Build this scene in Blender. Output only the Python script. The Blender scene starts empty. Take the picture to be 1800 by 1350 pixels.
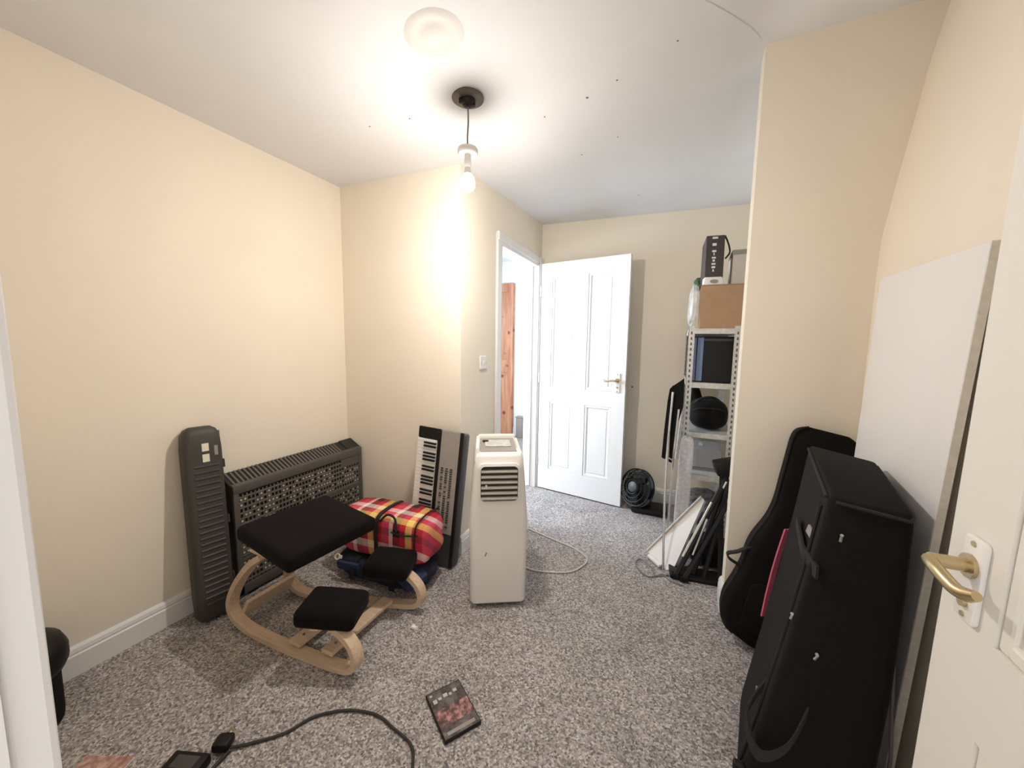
import bpy, bmesh, math, random
from mathutils import Vector, Matrix
random.seed(7)
S = bpy.context.scene
COL = S.collection
PI = math.pi

# ------------------------------------------------------------------ camera
cam_data = bpy.data.cameras.new('camera')
cam = bpy.data.objects.new('camera', cam_data)
COL.objects.link(cam)
F_PX, YAW, PITCH, ROLL, CAM_H = 657.35, -0.41557, -0.1044, 0.01408, 1.30096
cam_data.sensor_fit = 'HORIZONTAL'
cam_data.sensor_width = 36.0
cam_data.lens = F_PX / 1800 * 36
cam_data.clip_start = 0.02
fwd = Vector((math.sin(YAW) * math.cos(PITCH), math.cos(YAW) * math.cos(PITCH), math.sin(PITCH)))
right = Vector((math.cos(YAW), -math.sin(YAW), 0))
up = right.cross(fwd)
rr = math.cos(ROLL) * right + math.sin(ROLL) * up
uu = -math.sin(ROLL) * right + math.cos(ROLL) * up
cam.matrix_world = Matrix(((rr.x, uu.x, -fwd.x, 0), (rr.y, uu.y, -fwd.y, 0),
                           (rr.z, uu.z, -fwd.z, CAM_H), (0, 0, 0, 1)))
S.camera = cam

# ------------------------------------------------------------------ light and exposure
S.view_settings.view_transform = 'Standard'
S.view_settings.look = 'None'
S.view_settings.exposure = 0.08
S.view_settings.gamma = 1.0
S.view_settings.use_curve_mapping = False
BULB_STRENGTH = 1300.0
world = bpy.data.worlds.new('daylight')
S.world = world
world.use_nodes = True
world.node_tree.nodes['Background'].inputs[0].default_value = (1.0, 0.98, 0.96, 1)
world.node_tree.nodes['Background'].inputs[1].default_value = 1.65
hl = bpy.data.lights.new('hall_window_daylight', 'AREA')
hl.shape = 'RECTANGLE'
hl.size, hl.size_y = 1.15, 0.86
hl.energy = 95
hl.color = (0.70, 0.85, 1.0)
hlo = bpy.data.objects.new('hall_window_daylight', hl)
COL.objects.link(hlo)
hlo.location = (-2.74, 2.5, 1.53)
hlo.rotation_euler = (0, -PI / 2, 0)

# ------------------------------------------------------------------ materials
def mat(name, col, rough=0.6, metal=0.0, noise=0.0, scale=20.0, bump=0.0, bscale=200.0, emit=0.0,
        alpha=1.0, trans=0.0, spec=0.5, sheen=0.0):
    m = bpy.data.materials.new(name)
    m.use_nodes = True
    nt = m.node_tree
    b = nt.nodes['Principled BSDF']
    b.inputs['Base Color'].default_value = (*col, 1)
    b.inputs['Roughness'].default_value = rough
    b.inputs['Metallic'].default_value = metal
    b.inputs['Specular IOR Level'].default_value = spec
    if sheen:
        b.inputs['Sheen Weight'].default_value = sheen
    if trans:
        b.inputs['Transmission Weight'].default_value = trans
        b.inputs['IOR'].default_value = 1.1
    if alpha < 1:
        b.inputs['Alpha'].default_value = alpha
    if emit:
        b.inputs['Emission Color'].default_value = (*col, 1)
        b.inputs['Emission Strength'].default_value = emit
    tc = nt.nodes.new('ShaderNodeTexCoord')
    if noise:
        n = nt.nodes.new('ShaderNodeTexNoise')
        n.inputs['Scale'].default_value = scale
        n.inputs['Detail'].default_value = 4
        nt.links.new(tc.outputs['Object'], n.inputs['Vector'])
        r = nt.nodes.new('ShaderNodeValToRGB')
        r.color_ramp.elements[0].position = 0.3
        r.color_ramp.elements[1].position = 0.7
        r.color_ramp.elements[0].color = (*[c * (1 - noise) for c in col], 1)
        r.color_ramp.elements[1].color = (*[min(1, c * (1 + noise)) for c in col], 1)
        nt.links.new(n.outputs['Fac'], r.inputs['Fac'])
        nt.links.new(r.outputs['Color'], b.inputs['Base Color'])
    if bump:
        n2 = nt.nodes.new('ShaderNodeTexNoise')
        n2.inputs['Scale'].default_value = bscale
        n2.inputs['Detail'].default_value = 3
        nt.links.new(tc.outputs['Object'], n2.inputs['Vector'])
        bp = nt.nodes.new('ShaderNodeBump')
        bp.inputs['Strength'].default_value = bump
        bp.inputs['Distance'].default_value = 0.004
        nt.links.new(n2.outputs['Fac'], bp.inputs['Height'])
        nt.links.new(bp.outputs['Normal'], b.inputs['Normal'])
    return m

def carpet_mat():
    m = bpy.data.materials.new('speckled_carpet')
    m.use_nodes = True
    nt = m.node_tree
    b = nt.nodes['Principled BSDF']
    b.inputs['Roughness'].default_value = 0.95
    b.inputs['Specular IOR Level'].default_value = 0.1
    tc = nt.nodes.new('ShaderNodeTexCoord')
    v = nt.nodes.new('ShaderNodeTexVoronoi')
    v.inputs['Scale'].default_value = 165
    nt.links.new(tc.outputs['Object'], v.inputs['Vector'])
    sep = nt.nodes.new('ShaderNodeSeparateColor')
    nt.links.new(v.outputs['Color'], sep.inputs['Color'])
    r = nt.nodes.new('ShaderNodeValToRGB')
    cr = r.color_ramp
    cr.elements[0].position, cr.elements[0].color = 0.0, (0.15, 0.132, 0.125, 1)
    cr.elements[1].position, cr.elements[1].color = 1.0, (0.64, 0.595, 0.57, 1)
    e = cr.elements.new(0.35); e.color = (0.31, 0.283, 0.27, 1)
    e = cr.elements.new(0.75); e.color = (0.44, 0.405, 0.39, 1)
    nt.links.new(sep.outputs[0], r.inputs['Fac'])
    n = nt.nodes.new('ShaderNodeTexNoise')
    n.inputs['Scale'].default_value = 5
    n.inputs['Detail'].default_value = 3
    nt.links.new(tc.outputs['Object'], n.inputs['Vector'])
    mr = nt.nodes.new('ShaderNodeMapRange')
    mr.inputs['From Min'].default_value, mr.inputs['From Max'].default_value = 0.3, 0.7
    mr.inputs['To Min'].default_value, mr.inputs['To Max'].default_value = 0.88, 1.1
    nt.links.new(n.outputs['Fac'], mr.inputs['Value'])
    mx = nt.nodes.new('ShaderNodeMix')
    mx.data_type = 'RGBA'; mx.blend_type = 'MULTIPLY'
    mx.inputs[0].default_value = 1
    nt.links.new(r.outputs['Color'], mx.inputs[6])
    nt.links.new(mr.outputs['Result'], mx.inputs[7])
    nt.links.new(mx.outputs[2], b.inputs['Base Color'])
    bp = nt.nodes.new('ShaderNodeBump')
    bp.inputs['Strength'].default_value = 0.6
    bp.inputs['Distance'].default_value = 0.004
    nt.links.new(v.outputs['Distance'], bp.inputs['Height'])
    nt.links.new(bp.outputs['Normal'], b.inputs['Normal'])
    return m

def stripes(nt, val, scale, stops, off=0.0):
    """colour bands that repeat along one coordinate"""
    mu = nt.nodes.new('ShaderNodeMath'); mu.operation = 'MULTIPLY_ADD'
    mu.inputs[1].default_value = scale; mu.inputs[2].default_value = off
    nt.links.new(val, mu.inputs[0])
    fr = nt.nodes.new('ShaderNodeMath'); fr.operation = 'FRACT'
    nt.links.new(mu.outputs[0], fr.inputs[0])
    r = nt.nodes.new('ShaderNodeValToRGB')
    cr = r.color_ramp
    cr.interpolation = 'CONSTANT'
    cr.elements[0].position, cr.elements[0].color = stops[0][0], (*stops[0][1], 1)
    cr.elements[1].position, cr.elements[1].color = stops[-1][0], (*stops[-1][1], 1)
    for p, c in stops[1:-1]:
        e = cr.elements.new(p); e.color = (*c, 1)
    nt.links.new(fr.outputs[0], r.inputs['Fac'])
    return r.outputs['Color']

def tartan_mat():
    m = bpy.data.materials.new('tartan_fabric')
    m.use_nodes = True
    nt = m.node_tree
    b = nt.nodes['Principled BSDF']
    b.inputs['Roughness'].default_value = 0.75
    tc = nt.nodes.new('ShaderNodeTexCoord')
    sp = nt.nodes.new('ShaderNodeSeparateXYZ')
    nt.links.new(tc.outputs['Object'], sp.inputs[0])
    white, red, pink, yel, blk = (0.85, 0.78, 0.70), (0.50, 0.01, 0.03), (0.66, 0.07, 0.13), (0.85, 0.64, 0.17), (0.02, 0.004, 0.008)
    yz = nt.nodes.new('ShaderNodeMath'); yz.operation = 'ADD'
    nt.links.new(sp.outputs[1], yz.inputs[0]); nt.links.new(sp.outputs[2], yz.inputs[1])
    a = stripes(nt, sp.outputs[0], 4.2, [(0, red), (0.22, pink), (0.42, white), (0.52, blk), (0.70, red), (0.84, yel)], 0.1)
    c = stripes(nt, yz.outputs[0], 3.9, [(0, white), (0.16, red), (0.34, blk), (0.5, red), (0.66, yel), (0.84, pink)], 0.2)
    mx = nt.nodes.new('ShaderNodeMix'); mx.data_type = 'RGBA'
    mx.inputs[0].default_value = 0.5
    nt.links.new(a, mx.inputs[6]); nt.links.new(c, mx.inputs[7])
    nt.links.new(mx.outputs[2], b.inputs['Base Color'])
    return m

def pine_mat():
    m = bpy.data.materials.new('knotty_pine')
    m.use_nodes = True
    nt = m.node_tree
    b = nt.nodes['Principled BSDF']
    b.inputs['Roughness'].default_value = 0.5
    tc = nt.nodes.new('ShaderNodeTexCoord')
    mp = nt.nodes.new('ShaderNodeMapping')
    mp.inputs['Scale'].default_value = (9, 9, 0.9)
    nt.links.new(tc.outputs['Object'], mp.inputs[0])
    n = nt.nodes.new('ShaderNodeTexNoise')
    n.inputs['Scale'].default_value = 3; n.inputs['Detail'].default_value = 5
    nt.links.new(mp.outputs[0], n.inputs['Vector'])
    r = nt.nodes.new('ShaderNodeValToRGB')
    r.color_ramp.elements[0].position, r.color_ramp.elements[0].color = 0.3, (0.40, 0.15, 0.07, 1)
    r.color_ramp.elements[1].position, r.color_ramp.elements[1].color = 0.7, (0.66, 0.33, 0.20, 1)
    nt.links.new(n.outputs['Fac'], r.inputs['Fac'])
    v = nt.nodes.new('ShaderNodeTexVoronoi'); v.inputs['Scale'].default_value = 6
    nt.links.new(tc.outputs['Object'], v.inputs['Vector'])
    r2 = nt.nodes.new('ShaderNodeValToRGB')
    r2.color_ramp.elements[0].position, r2.color_ramp.elements[0].color = 0.10, (0.35, 0.2, 0.15, 1)
    r2.color_ramp.elements[1].position, r2.color_ramp.elements[1].color = 0.2, (1, 1, 1, 1)
    nt.links.new(v.outputs['Distance'], r2.inputs['Fac'])
    mx = nt.nodes.new('ShaderNodeMix'); mx.data_type = 'RGBA'; mx.blend_type = 'MULTIPLY'
    mx.inputs[0].default_value = 1
    nt.links.new(r.outputs[0], mx.inputs[6]); nt.links.new(r2.outputs[0], mx.inputs[7])
    nt.links.new(mx.outputs[2], b.inputs['Base Color'])
    return m

def wood_mat(name, c1, c2, axis_scale=(2, 30, 30)):
    m = bpy.data.materials.new(name)
    m.use_nodes = True
    nt = m.node_tree
    b = nt.nodes['Principled BSDF']
    b.inputs['Roughness'].default_value = 0.45
    tc = nt.nodes.new('ShaderNodeTexCoord')
    mp = nt.nodes.new('ShaderNodeMapping'); mp.inputs['Scale'].default_value = axis_scale
    nt.links.new(tc.outputs['Object'], mp.inputs[0])
    n = nt.nodes.new('ShaderNodeTexNoise'); n.inputs['Scale'].default_value = 3; n.inputs['Detail'].default_value = 4
    nt.links.new(mp.outputs[0], n.inputs['Vector'])
    r = nt.nodes.new('ShaderNodeValToRGB')
    r.color_ramp.elements[0].position, r.color_ramp.elements[0].color = 0.3, (*c1, 1)
    r.color_ramp.elements[1].position, r.color_ramp.elements[1].color = 0.7, (*c2, 1)
    nt.links.new(n.outputs['Fac'], r.inputs['Fac'])
    nt.links.new(r.outputs[0], b.inputs['Base Color'])
    return m

def print_mat(name, c_dark, c_mid, c_hot, scale=70):
    """a printed picture: soft blotches of three inks"""
    m = bpy.data.materials.new(name)
    m.use_nodes = True
    nt = m.node_tree
    b = nt.nodes['Principled BSDF']
    b.inputs['Roughness'].default_value = 0.35
    tc = nt.nodes.new('ShaderNodeTexCoord')
    n = nt.nodes.new('ShaderNodeTexNoise'); n.inputs['Scale'].default_value = scale; n.inputs['Detail'].default_value = 3
    nt.links.new(tc.outputs['Object'], n.inputs['Vector'])
    r = nt.nodes.new('ShaderNodeValToRGB')
    r.color_ramp.elements[0].position, r.color_ramp.elements[0].color = 0.38, (*c_dark, 1)
    r.color_ramp.elements[1].position, r.color_ramp.elements[1].color = 0.66, (*c_hot, 1)
    e = r.color_ramp.elements.new(0.5); e.color = (*c_mid, 1)
    nt.links.new(n.outputs['Fac'], r.inputs['Fac'])
    nt.links.new(r.outputs[0], b.inputs['Base Color'])
    return m

M = {}
M['wall'] = mat('cream_wall_paint', (0.84, 0.765, 0.645), 0.75, noise=0.015, scale=3, bump=0.06, bscale=60, spec=0.2)
M['ceil'] = mat('white_ceiling_paint', (0.815, 0.815, 0.835), 0.85, noise=0.02, scale=2.5, bump=0.08, bscale=40, spec=0.1)
M['carpet'] = carpet_mat()
M['gloss'] = mat('white_gloss_paint', (0.78, 0.765, 0.75), 0.35, bump=0.03, bscale=50)
M['door'] = mat('white_door_paint', (0.80, 0.79, 0.79), 0.4, bump=0.03, bscale=60)
M['doorcream'] = mat('off_white_door_paint', (0.76, 0.725, 0.67), 0.45, bump=0.03, bscale=60)
M['hallwall'] = mat('hall_white_paint', (0.85, 0.87, 0.87), 0.8)
M['pine'] = pine_mat()
M['black'] = mat('black_plastic', (0.008, 0.007, 0.007), 0.5, spec=0.3)
M['blackmatt'] = mat('black_matt', (0.007, 0.006, 0.006), 0.85, spec=0.2)
M['nylon'] = mat('black_nylon', (0.0065, 0.0055, 0.005), 0.8, bump=0.3, bscale=500, sheen=0.02, spec=0.15)
M['seat'] = mat('black_seat_fabric', (0.0075, 0.0062, 0.0062), 0.95, bump=0.3, bscale=600, spec=0.08, sheen=0.03)
M['case'] = mat('grey_moulded_plastic', (0.047, 0.042, 0.038), 0.55, bump=0.1, bscale=300)
M['heater'] = mat('charcoal_enamel', (0.085, 0.077, 0.070), 0.45)
M['heaterbar'] = mat('grey_grille_metal', (0.155, 0.14, 0.125), 0.45, 0.2)
M['heaterin'] = mat('dark_grille_inside', (0.018, 0.016, 0.014), 0.7)
M['stud'] = mat('pale_grille_clip', (0.55, 0.50, 0.43), 0.5)
M['birch'] = wood_mat('birch_laminate', (0.56, 0.40, 0.27), (0.67, 0.51, 0.36))
M['tartan'] = tartan_mat()
M['blue'] = mat('navy_fabric', (0.008, 0.010, 0.026), 0.8, noise=0.4, scale=25, bump=0.5, bscale=60)
M['bluelt'] = mat('blue_fabric', (0.014, 0.026, 0.085), 0.7, noise=0.3, scale=40)
M['acwhite'] = mat('ivory_plastic', (0.86, 0.82, 0.77), 0.4)
M['acgrey'] = mat('grey_plastic', (0.30, 0.27, 0.245), 0.4)
M['acdark'] = mat('dark_vent', (0.03, 0.024, 0.02), 0.8)
M['ackey'] = mat('beige_vent_slat', (0.62, 0.56, 0.50), 0.5)
M['whitekey'] = mat('ivory_keys', (0.82, 0.80, 0.75), 0.3)
M['panel'] = mat('silver_grey_panel', (0.33, 0.30, 0.27), 0.4, noise=0.05, scale=60)
M['kbdark'] = mat('keyboard_shell', (0.05, 0.046, 0.044), 0.5)
M['button'] = mat('pale_button', (0.45, 0.42, 0.40), 0.5)
M['brass'] = mat('worn_brass', (0.55, 0.44, 0.26), 0.3, 0.9)
M['chrome'] = mat('chrome', (0.72, 0.70, 0.68), 0.2, 0.95)
M['galv'] = mat('galvanised_steel', (0.62, 0.60, 0.57), 0.45, 0.35, noise=0.15, scale=40)
M['hole'] = mat('post_slot_dark', (0.10, 0.09, 0.08), 0.8)
M['card'] = mat('cardboard', (0.40, 0.25, 0.15), 0.85, noise=0.06, scale=15)
M['film'] = mat('clear_plastic_film', (0.80, 0.80, 0.78), 0.2, alpha=0.45, noise=0.2, scale=25, bump=0.8, bscale=60)
M['filmroll'] = mat('clear_plastic_sheet', (0.72, 0.71, 0.71), 0.2, alpha=0.5, noise=0.15, scale=60, bump=1.0, bscale=60)
M['greybox'] = mat('grey_box_card', (0.55, 0.50, 0.46), 0.7)
M['greylid'] = mat('grey_green_lid', (0.26, 0.26, 0.22), 0.6)
M['bluewhite'] = mat('cool_white_card', (0.66, 0.70, 0.78), 0.6)
M['white'] = mat('white_plastic', (0.80, 0.77, 0.74), 0.4)
M['toner'] = mat('dark_printed_card', (0.05, 0.04, 0.038), 0.5)
M['label'] = mat('white_print', (0.75, 0.72, 0.70), 0.5)
M['green'] = mat('dark_green_cloth', (0.05, 0.08, 0.04), 0.9, bump=0.8, bscale=40)
M['steelblue'] = mat('blue_sheen_plastic', (0.12, 0.18, 0.32), 0.25)
M['red'] = mat('red_piping', (0.52, 0.10, 0.15), 0.7)
M['strap'] = mat('black_webbing', (0.010, 0.009, 0.009), 0.85)
M['zip'] = mat('zip_metal', (0.65, 0.64, 0.62), 0.3, 0.9)
M['board'] = mat('white_melamine', (0.80, 0.775, 0.765), 0.35)
M['boardedge'] = mat('chipped_board_edge', (0.78, 0.74, 0.67), 0.7, noise=0.08, scale=60)
M['tagcream'] = mat('cream_sticker', (0.78, 0.76, 0.60), 0.6)
M['cablew'] = mat('white_cable', (0.62, 0.58, 0.55), 0.5)
M['cableb'] = mat('black_cable', (0.02, 0.018, 0.017), 0.6)
M['cableg'] = mat('grey_cable', (0.22, 0.20, 0.20), 0.6)
M['bulbdim'] = mat('glowing_bulb_shoulder', (1.0, 0.93, 0.85), 0.3, emit=BULB_STRENGTH * 0.04)
M['crack'] = mat('grey_plaster_crack', (0.66, 0.64, 0.62), 0.9)
M['rose'] = mat('tarnished_metal_plate', (0.12, 0.10, 0.08), 0.5, 0.2, noise=0.3, scale=30)
M['bulb'] = mat('glowing_bulb', (1.0, 0.93, 0.85), 0.3, emit=BULB_STRENGTH)
M['smoke'] = mat('smoked_clear_plastic', (0.42, 0.37, 0.30), 0.2, alpha=0.28)
M['cover'] = print_mat('disc_cover_print', (0.05, 0.025, 0.025), (0.20, 0.09, 0.085), (0.50, 0.26, 0.25), 55)
M['coverdark'] = print_mat('disc_cover_dark_print', (0.035, 0.03, 0.03), (0.08, 0.065, 0.062), (0.16, 0.14, 0.14), 40)
M['pinkprint'] = print_mat('pink_leaflet_print', (0.30, 0.14, 0.12), (0.42, 0.24, 0.20), (0.60, 0.42, 0.36), 50)
M['paper'] = mat('white_paper', (0.85, 0.83, 0.80), 0.8)
M['plaster'] = mat('ceiling_plaster_patch', (0.77, 0.745, 0.725), 0.85, bump=0.15, bscale=50)

# ------------------------------------------------------------------ mesh helpers
def T(loc=(0, 0, 0), rot=(0, 0, 0)):
    from mathutils import Euler
    return Matrix.Translation(loc) @ Euler(rot).to_matrix().to_4x4()

class MB:
    def __init__(self):
        self.bm = bmesh.new()
    def _merge(self, tmp, mx=None):
        if mx is not None:
            bmesh.ops.transform(tmp, matrix=mx, verts=tmp.verts)
        me = bpy.data.meshes.new('tmp')
        tmp.to_mesh(me); tmp.free()
        self.bm.from_mesh(me)
        bpy.data.meshes.remove(me)
        return self
    def box(self, c, s, rot=(0, 0, 0), bev=0.0, seg=2):
        t = bmesh.new()
        bmesh.ops.create_cube(t, size=1)
        bmesh.ops.scale(t, vec=s, verts=t.verts)
        if bev:
            bmesh.ops.bevel(t, geom=t.edges[:], offset=min(bev, min(s) * 0.49), segments=seg, profile=0.5, affect='EDGES')
        return self._merge(t, T(c, rot))
    def hexa(self, v8, bev=0.0, seg=2):
        """eight corners: bottom loop of four, then top loop of four"""
        t = bmesh.new()
        vs = [t.verts.new(v) for v in v8]
        for f in ((3, 2, 1, 0), (4, 5, 6, 7), (0, 1, 5, 4), (1, 2, 6, 5), (2, 3, 7, 6), (3, 0, 4, 7)):
            t.faces.new([vs[i] for i in f])
        bmesh.ops.recalc_face_normals(t, faces=t.faces)
        if bev:
            bmesh.ops.bevel(t, geom=t.edges[:], offset=bev, segments=seg, profile=0.5, affect='EDGES')
        return self._merge(t)
    def cyl(self, p0, p1, r, seg=12, r2=None):
        p0, p1 = Vector(p0), Vector(p1)
        d = p1 - p0
        t = bmesh.new()
        bmesh.ops.create_cone(t, cap_ends=True, segments=seg, radius1=r, radius2=r if r2 is None else r2, depth=d.length)
        q = Vector((0, 0, 1)).rotation_difference(d.normalized())
        return self._merge(t, Matrix.Translation((p0 + p1) / 2) @ q.to_matrix().to_4x4())
    def tube(self, pts, r, seg=8, closed=False, flat=None):
        """round tube, or a flat strip of half sizes flat=(a, b) with a along the given side vector"""
        pts = [Vector(p) for p in pts]
        n = len(pts)
        t = bmesh.new()
        rings = []
        nrm = None
        for i, p in enumerate(pts):
            a = pts[i - 1] if (i > 0 or closed) else p
            b = pts[(i + 1) % n] if (i < n - 1 or closed) else p
            d = (b - a).normalized()
            if nrm is None:
                h = Vector((0, 0, 1)) if abs(d.z) < 0.9 else Vector((1, 0, 0))
                nrm = d.cross(h).normalized()
            else:
                nrm = (nrm - d * nrm.dot(d)).normalized()
            bn = d.cross(nrm)
            ring = []
            for k in range(seg):
                an = 2 * PI * k / seg
                ring.append(t.verts.new(p + (nrm * math.cos(an) + bn * math.sin(an)) * r))
            rings.append(ring)
        m = n if closed else n - 1
        for i in range(m):
            A, B = rings[i], rings[(i + 1) % n]
            for k in range(seg):
                t.faces.new((A[k], A[(k + 1) % seg], B[(k + 1) % seg], B[k]))
        if not closed:
            t.faces.new(rings[0][::-1]); t.faces.new(rings[-1])
        bmesh.ops.recalc_face_normals(t, faces=t.faces)
        return self._merge(t)
    def strip(self, pts, side, w, th):
        """a bent lath: path pts, width w along the vector side, thickness th"""
        pts = [Vector(p) for p in pts]
        side = Vector(side).normalized()
        t = bmesh.new()
        rings = []
        for i, p in enumerate(pts):
            d = (pts[min(i + 1, len(pts) - 1)] - pts[max(i - 1, 0)]).normalized()
            nn = d.cross(side).normalized()
            rings.append([t.verts.new(p + side * a * w / 2 + nn * b * th / 2) for a, b in ((-1, -1), (1, -1), (1, 1), (-1, 1))])
        for A, B in zip(rings, rings[1:]):
            for k in range(4):
                t.faces.new((A[k], A[(k + 1) % 4], B[(k + 1) % 4], B[k]))
        t.faces.new(rings[0][::-1]); t.faces.new(rings[-1])
        bmesh.ops.recalc_face_normals(t, faces=t.faces)
        return self._merge(t)
    def lathe(self, prof, seg=24, mx=None):
        t = bmesh.new()
        rings = []
        for r, z in prof:
            rings.append([t.verts.new((max(r, 1e-4) * math.cos(2 * PI * k / seg), max(r, 1e-4) * math.sin(2 * PI * k / seg), z)) for k in range(seg)])
        for A, B in zip(rings, rings[1:]):
            for k in range(seg):
                t.faces.new((A[k], A[(k + 1) % seg], B[(k + 1) % seg], B[k]))
        t.faces.new(rings[0][::-1]); t.faces.new(rings[-1])
        bmesh.ops.recalc_face_normals(t, faces=t.faces)
        return self._merge(t, mx)
    def prism(self, outline, z0, z1, mx=None, bev=0.0):
        """outline in x, y lifted from z0 to z1"""
        t = bmesh.new()
        a = [t.verts.new((x, y, z0)) for x, y in outline]
        b = [t.verts.new((x, y, z1)) for x, y in outline]
        n = len(a)
        t.faces.new(a[::-1]); t.faces.new(b)
        for i in range(n):
            t.faces.new((a[i], a[(i + 1) % n], b[(i + 1) % n], b[i]))
        bmesh.ops.recalc_face_normals(t, faces=t.faces)
        if bev:
            es = [e for e in t.edges if all(v in a for v in e.verts) or all(v in b for v in e.verts)]
            bmesh.ops.bevel(t, geom=es, offset=bev, segments=2, profile=0.5, affect='EDGES')
        return self._merge(t, mx)
    def loft(self, sections):
        """closed rings of equal length"""
        t = bmesh.new()
        R = [[t.verts.new(p) for p in s] for s in sections]
        n = len(R[0])
        for A, B in zip(R, R[1:]):
            for k in range(n):
                t.faces.new((A[k], A[(k + 1) % n], B[(k + 1) % n], B[k]))
        t.faces.new(R[0][::-1]); t.faces.new(R[-1])
        bmesh.ops.recalc_face_normals(t, faces=t.faces)
        return self._merge(t)
    def torus(self, c, R, r, mx=None, seg=32, ms=6):
        pts = [(R * math.cos(2 * PI * k / seg), R * math.sin(2 * PI * k / seg), 0) for k in range(seg)]
        o = MB().tube(pts, r, ms, closed=True)
        t = o.bm
        return self._merge(t, Matrix.Translation(c) @ (mx or Matrix.Identity(4)))
    def build(self, name, m, parent=None, smooth=None, label=None, mx=None):
        me = bpy.data.meshes.new(name)
        self.bm.to_mesh(me); self.bm.free()
        me.materials.append(m)
        o = bpy.data.objects.new(name, me)
        COL.objects.link(o)
        if smooth is not None:
            for p in me.polygons:
                p.use_smooth = True
            try:
                me.set_sharp_from_angle(angle=math.radians(smooth))
            except Exception:
                pass
        if parent is not None:
            o.parent = parent
        if mx is not None:
            o.matrix_local = mx
        if label:
            o['label'] = label
        return o

def tag(o, label, cat, group=None):
    o['label'] = label; o['category'] = cat
    if group:
        o['group'] = group
    return o
def thing(name, label, cat, loc=(0, 0, 0), rot=(0, 0, 0), group=None, mx=None):
    o = bpy.data.objects.new(name, None)
    o.empty_display_size = 0.1
    COL.objects.link(o)
    if mx is not None:
        o.matrix_world = mx
    else:
        o.location = loc; o.rotation_euler = rot
    return tag(o, label, cat, group)
def structure(o):
    o['kind'] = 'structure'
    return o
def clone(o, name=None, parent=None, mx=None):
    c = o.copy()
    COL.objects.link(c)
    c.parent = parent if parent is not None else o.parent
    if mx is not None:
        c.matrix_local = mx
    return c
def spline(pts, n=8):
    """Catmull-Rom through the points"""
    P = [Vector(p) for p in pts]
    out = []
    for i in range(len(P) - 1):
        p0 = P[max(i - 1, 0)]; p1 = P[i]; p2 = P[i + 1]; p3 = P[min(i + 2, len(P) - 1)]
        for k in range(n):
            t = k / n
            out.append(0.5 * ((2 * p1) + (p2 - p0) * t + (2 * p0 - 5 * p1 + 4 * p2 - p3) * t * t + (3 * p1 - p0 - 3 * p2 + p3) * t ** 3))
    out.append(P[-1])
    return out
def rrect(w, h, r, n=5, cx=0, cy=0):
    out = []
    for sx, sy, a0 in ((1, 1, 0), (-1, 1, 90), (-1, -1, 180), (1, -1, 270)):
        for k in range(n + 1):
            a = math.radians(a0 + 90 * k / n)
            out.append((cx + sx * (w / 2 - r) + r * math.cos(a), cy + sy * (h / 2 - r) + r * math.sin(a)))
    return out
def frame_mx(o, x, y, z=None):
    """matrix with origin o and local axes x, y (z is their cross product)"""
    x = Vector(x).normalized(); y = Vector(y)
    y = (y - x * y.dot(x)).normalized()
    z = x.cross(y)
    return Matrix(((x.x, y.x, z.x, o[0]), (x.y, y.y, z.y, o[1]), (x.z, y.z, z.z, o[2]), (0, 0, 0, 1)))

# ------------------------------------------------------------------ the room shell
XL, Y1, X2, Y2, X3, Y3 = -2.078, 1.881, -1.175, 1.906, -1.148, 3.222
X4, Y4 = 0.269, 2.0065
H0 = 2.31
TOP = 2.9
def ceil_z(x, y):
    s = lambda t: (lambda c: c * c * (3 - 2 * c))(max(0.0, min(1.0, t)))
    u = max(0.0, min(1.0, (x + 0.95) / 1.22))
    v = s((3.25 - y) / 1.25)
    base = 2.307 + 0.045 * s((y - 1.9) / 1.3)
    return base + 0.275 * (u ** 1.6) * v

structure(MB().box((-0.9, 1.75, -0.05), (4.2, 6.6, 0.1)).build('floor', M['carpet']))
# ceiling
t = MB()
nx, ny = 40, 48
x0, x1, ya, yb = -2.2, 1.1, -0.15, 3.5
g = [[t.bm.verts.new((x0 + (x1 - x0) * i / nx, ya + (yb - ya) * j / ny, 0)) for j in range(ny + 1)] for i in range(nx + 1)]
for row in g:
    for v in row:
        v.co.z = ceil_z(v.co.x, v.co.y)
g2 = [[t.bm.verts.new((v.co.x, v.co.y, v.co.z + 0.1)) for v in row] for row in g]
for i in range(nx):
    for j in range(ny):
        t.bm.faces.new((g[i][j], g[i][j + 1], g[i + 1][j + 1], g[i + 1][j]))
        t.bm.faces.new((g2[i][j], g2[i + 1][j], g2[i + 1][j + 1], g2[i][j + 1]))
ceiling = structure(t.build('ceiling', M['ceil'], smooth=60))

def wall(name, outline, z0=0.0, z1=TOP, m=None):
    return structure(MB().prism(outline, z0, z1).build(name, m or M['wall']))
wall('wall_left', [(XL, -0.06), (XL, Y1 + 0.1), (XL - 0.1, Y1 + 0.1), (XL - 0.1, -0.06)])
wall('wall_back', [(XL, Y1), (X2, Y2), (X2 - 0.10, 2.0), (XL, 1.98)])
def door_wall_x(y):
    return X2 + (X3 - X2) * (y - Y2) / (Y3 - Y2)
DY0, DY1, DH = 2.40, 3.15, 2.0
t = MB()
for a, b, z0, z1 in ((Y2, DY0, 0, TOP), (DY1, Y3 + 0.1, 0, TOP), (DY0, DY1, DH, TOP)):
    t.prism([(door_wall_x(a), a), (door_wall_x(b), b), (door_wall_x(b) - 0.11, b), (door_wall_x(a) - 0.11, a)], z0, z1)
structure(t.build('wall_doorway', M['wall']))
sl = math.tan(0.061)
wall('wall_far', [(X3, Y3), (1.1, Y3 + sl * 2.25), (1.1, Y3 + sl * 2.25 + 0.1), (X3, Y3 + 0.1)])
wall('wall_alcove', [(0.62, 2.12), (0.62, 3.4), (0.72, 3.4), (0.72, 2.12)])
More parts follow.
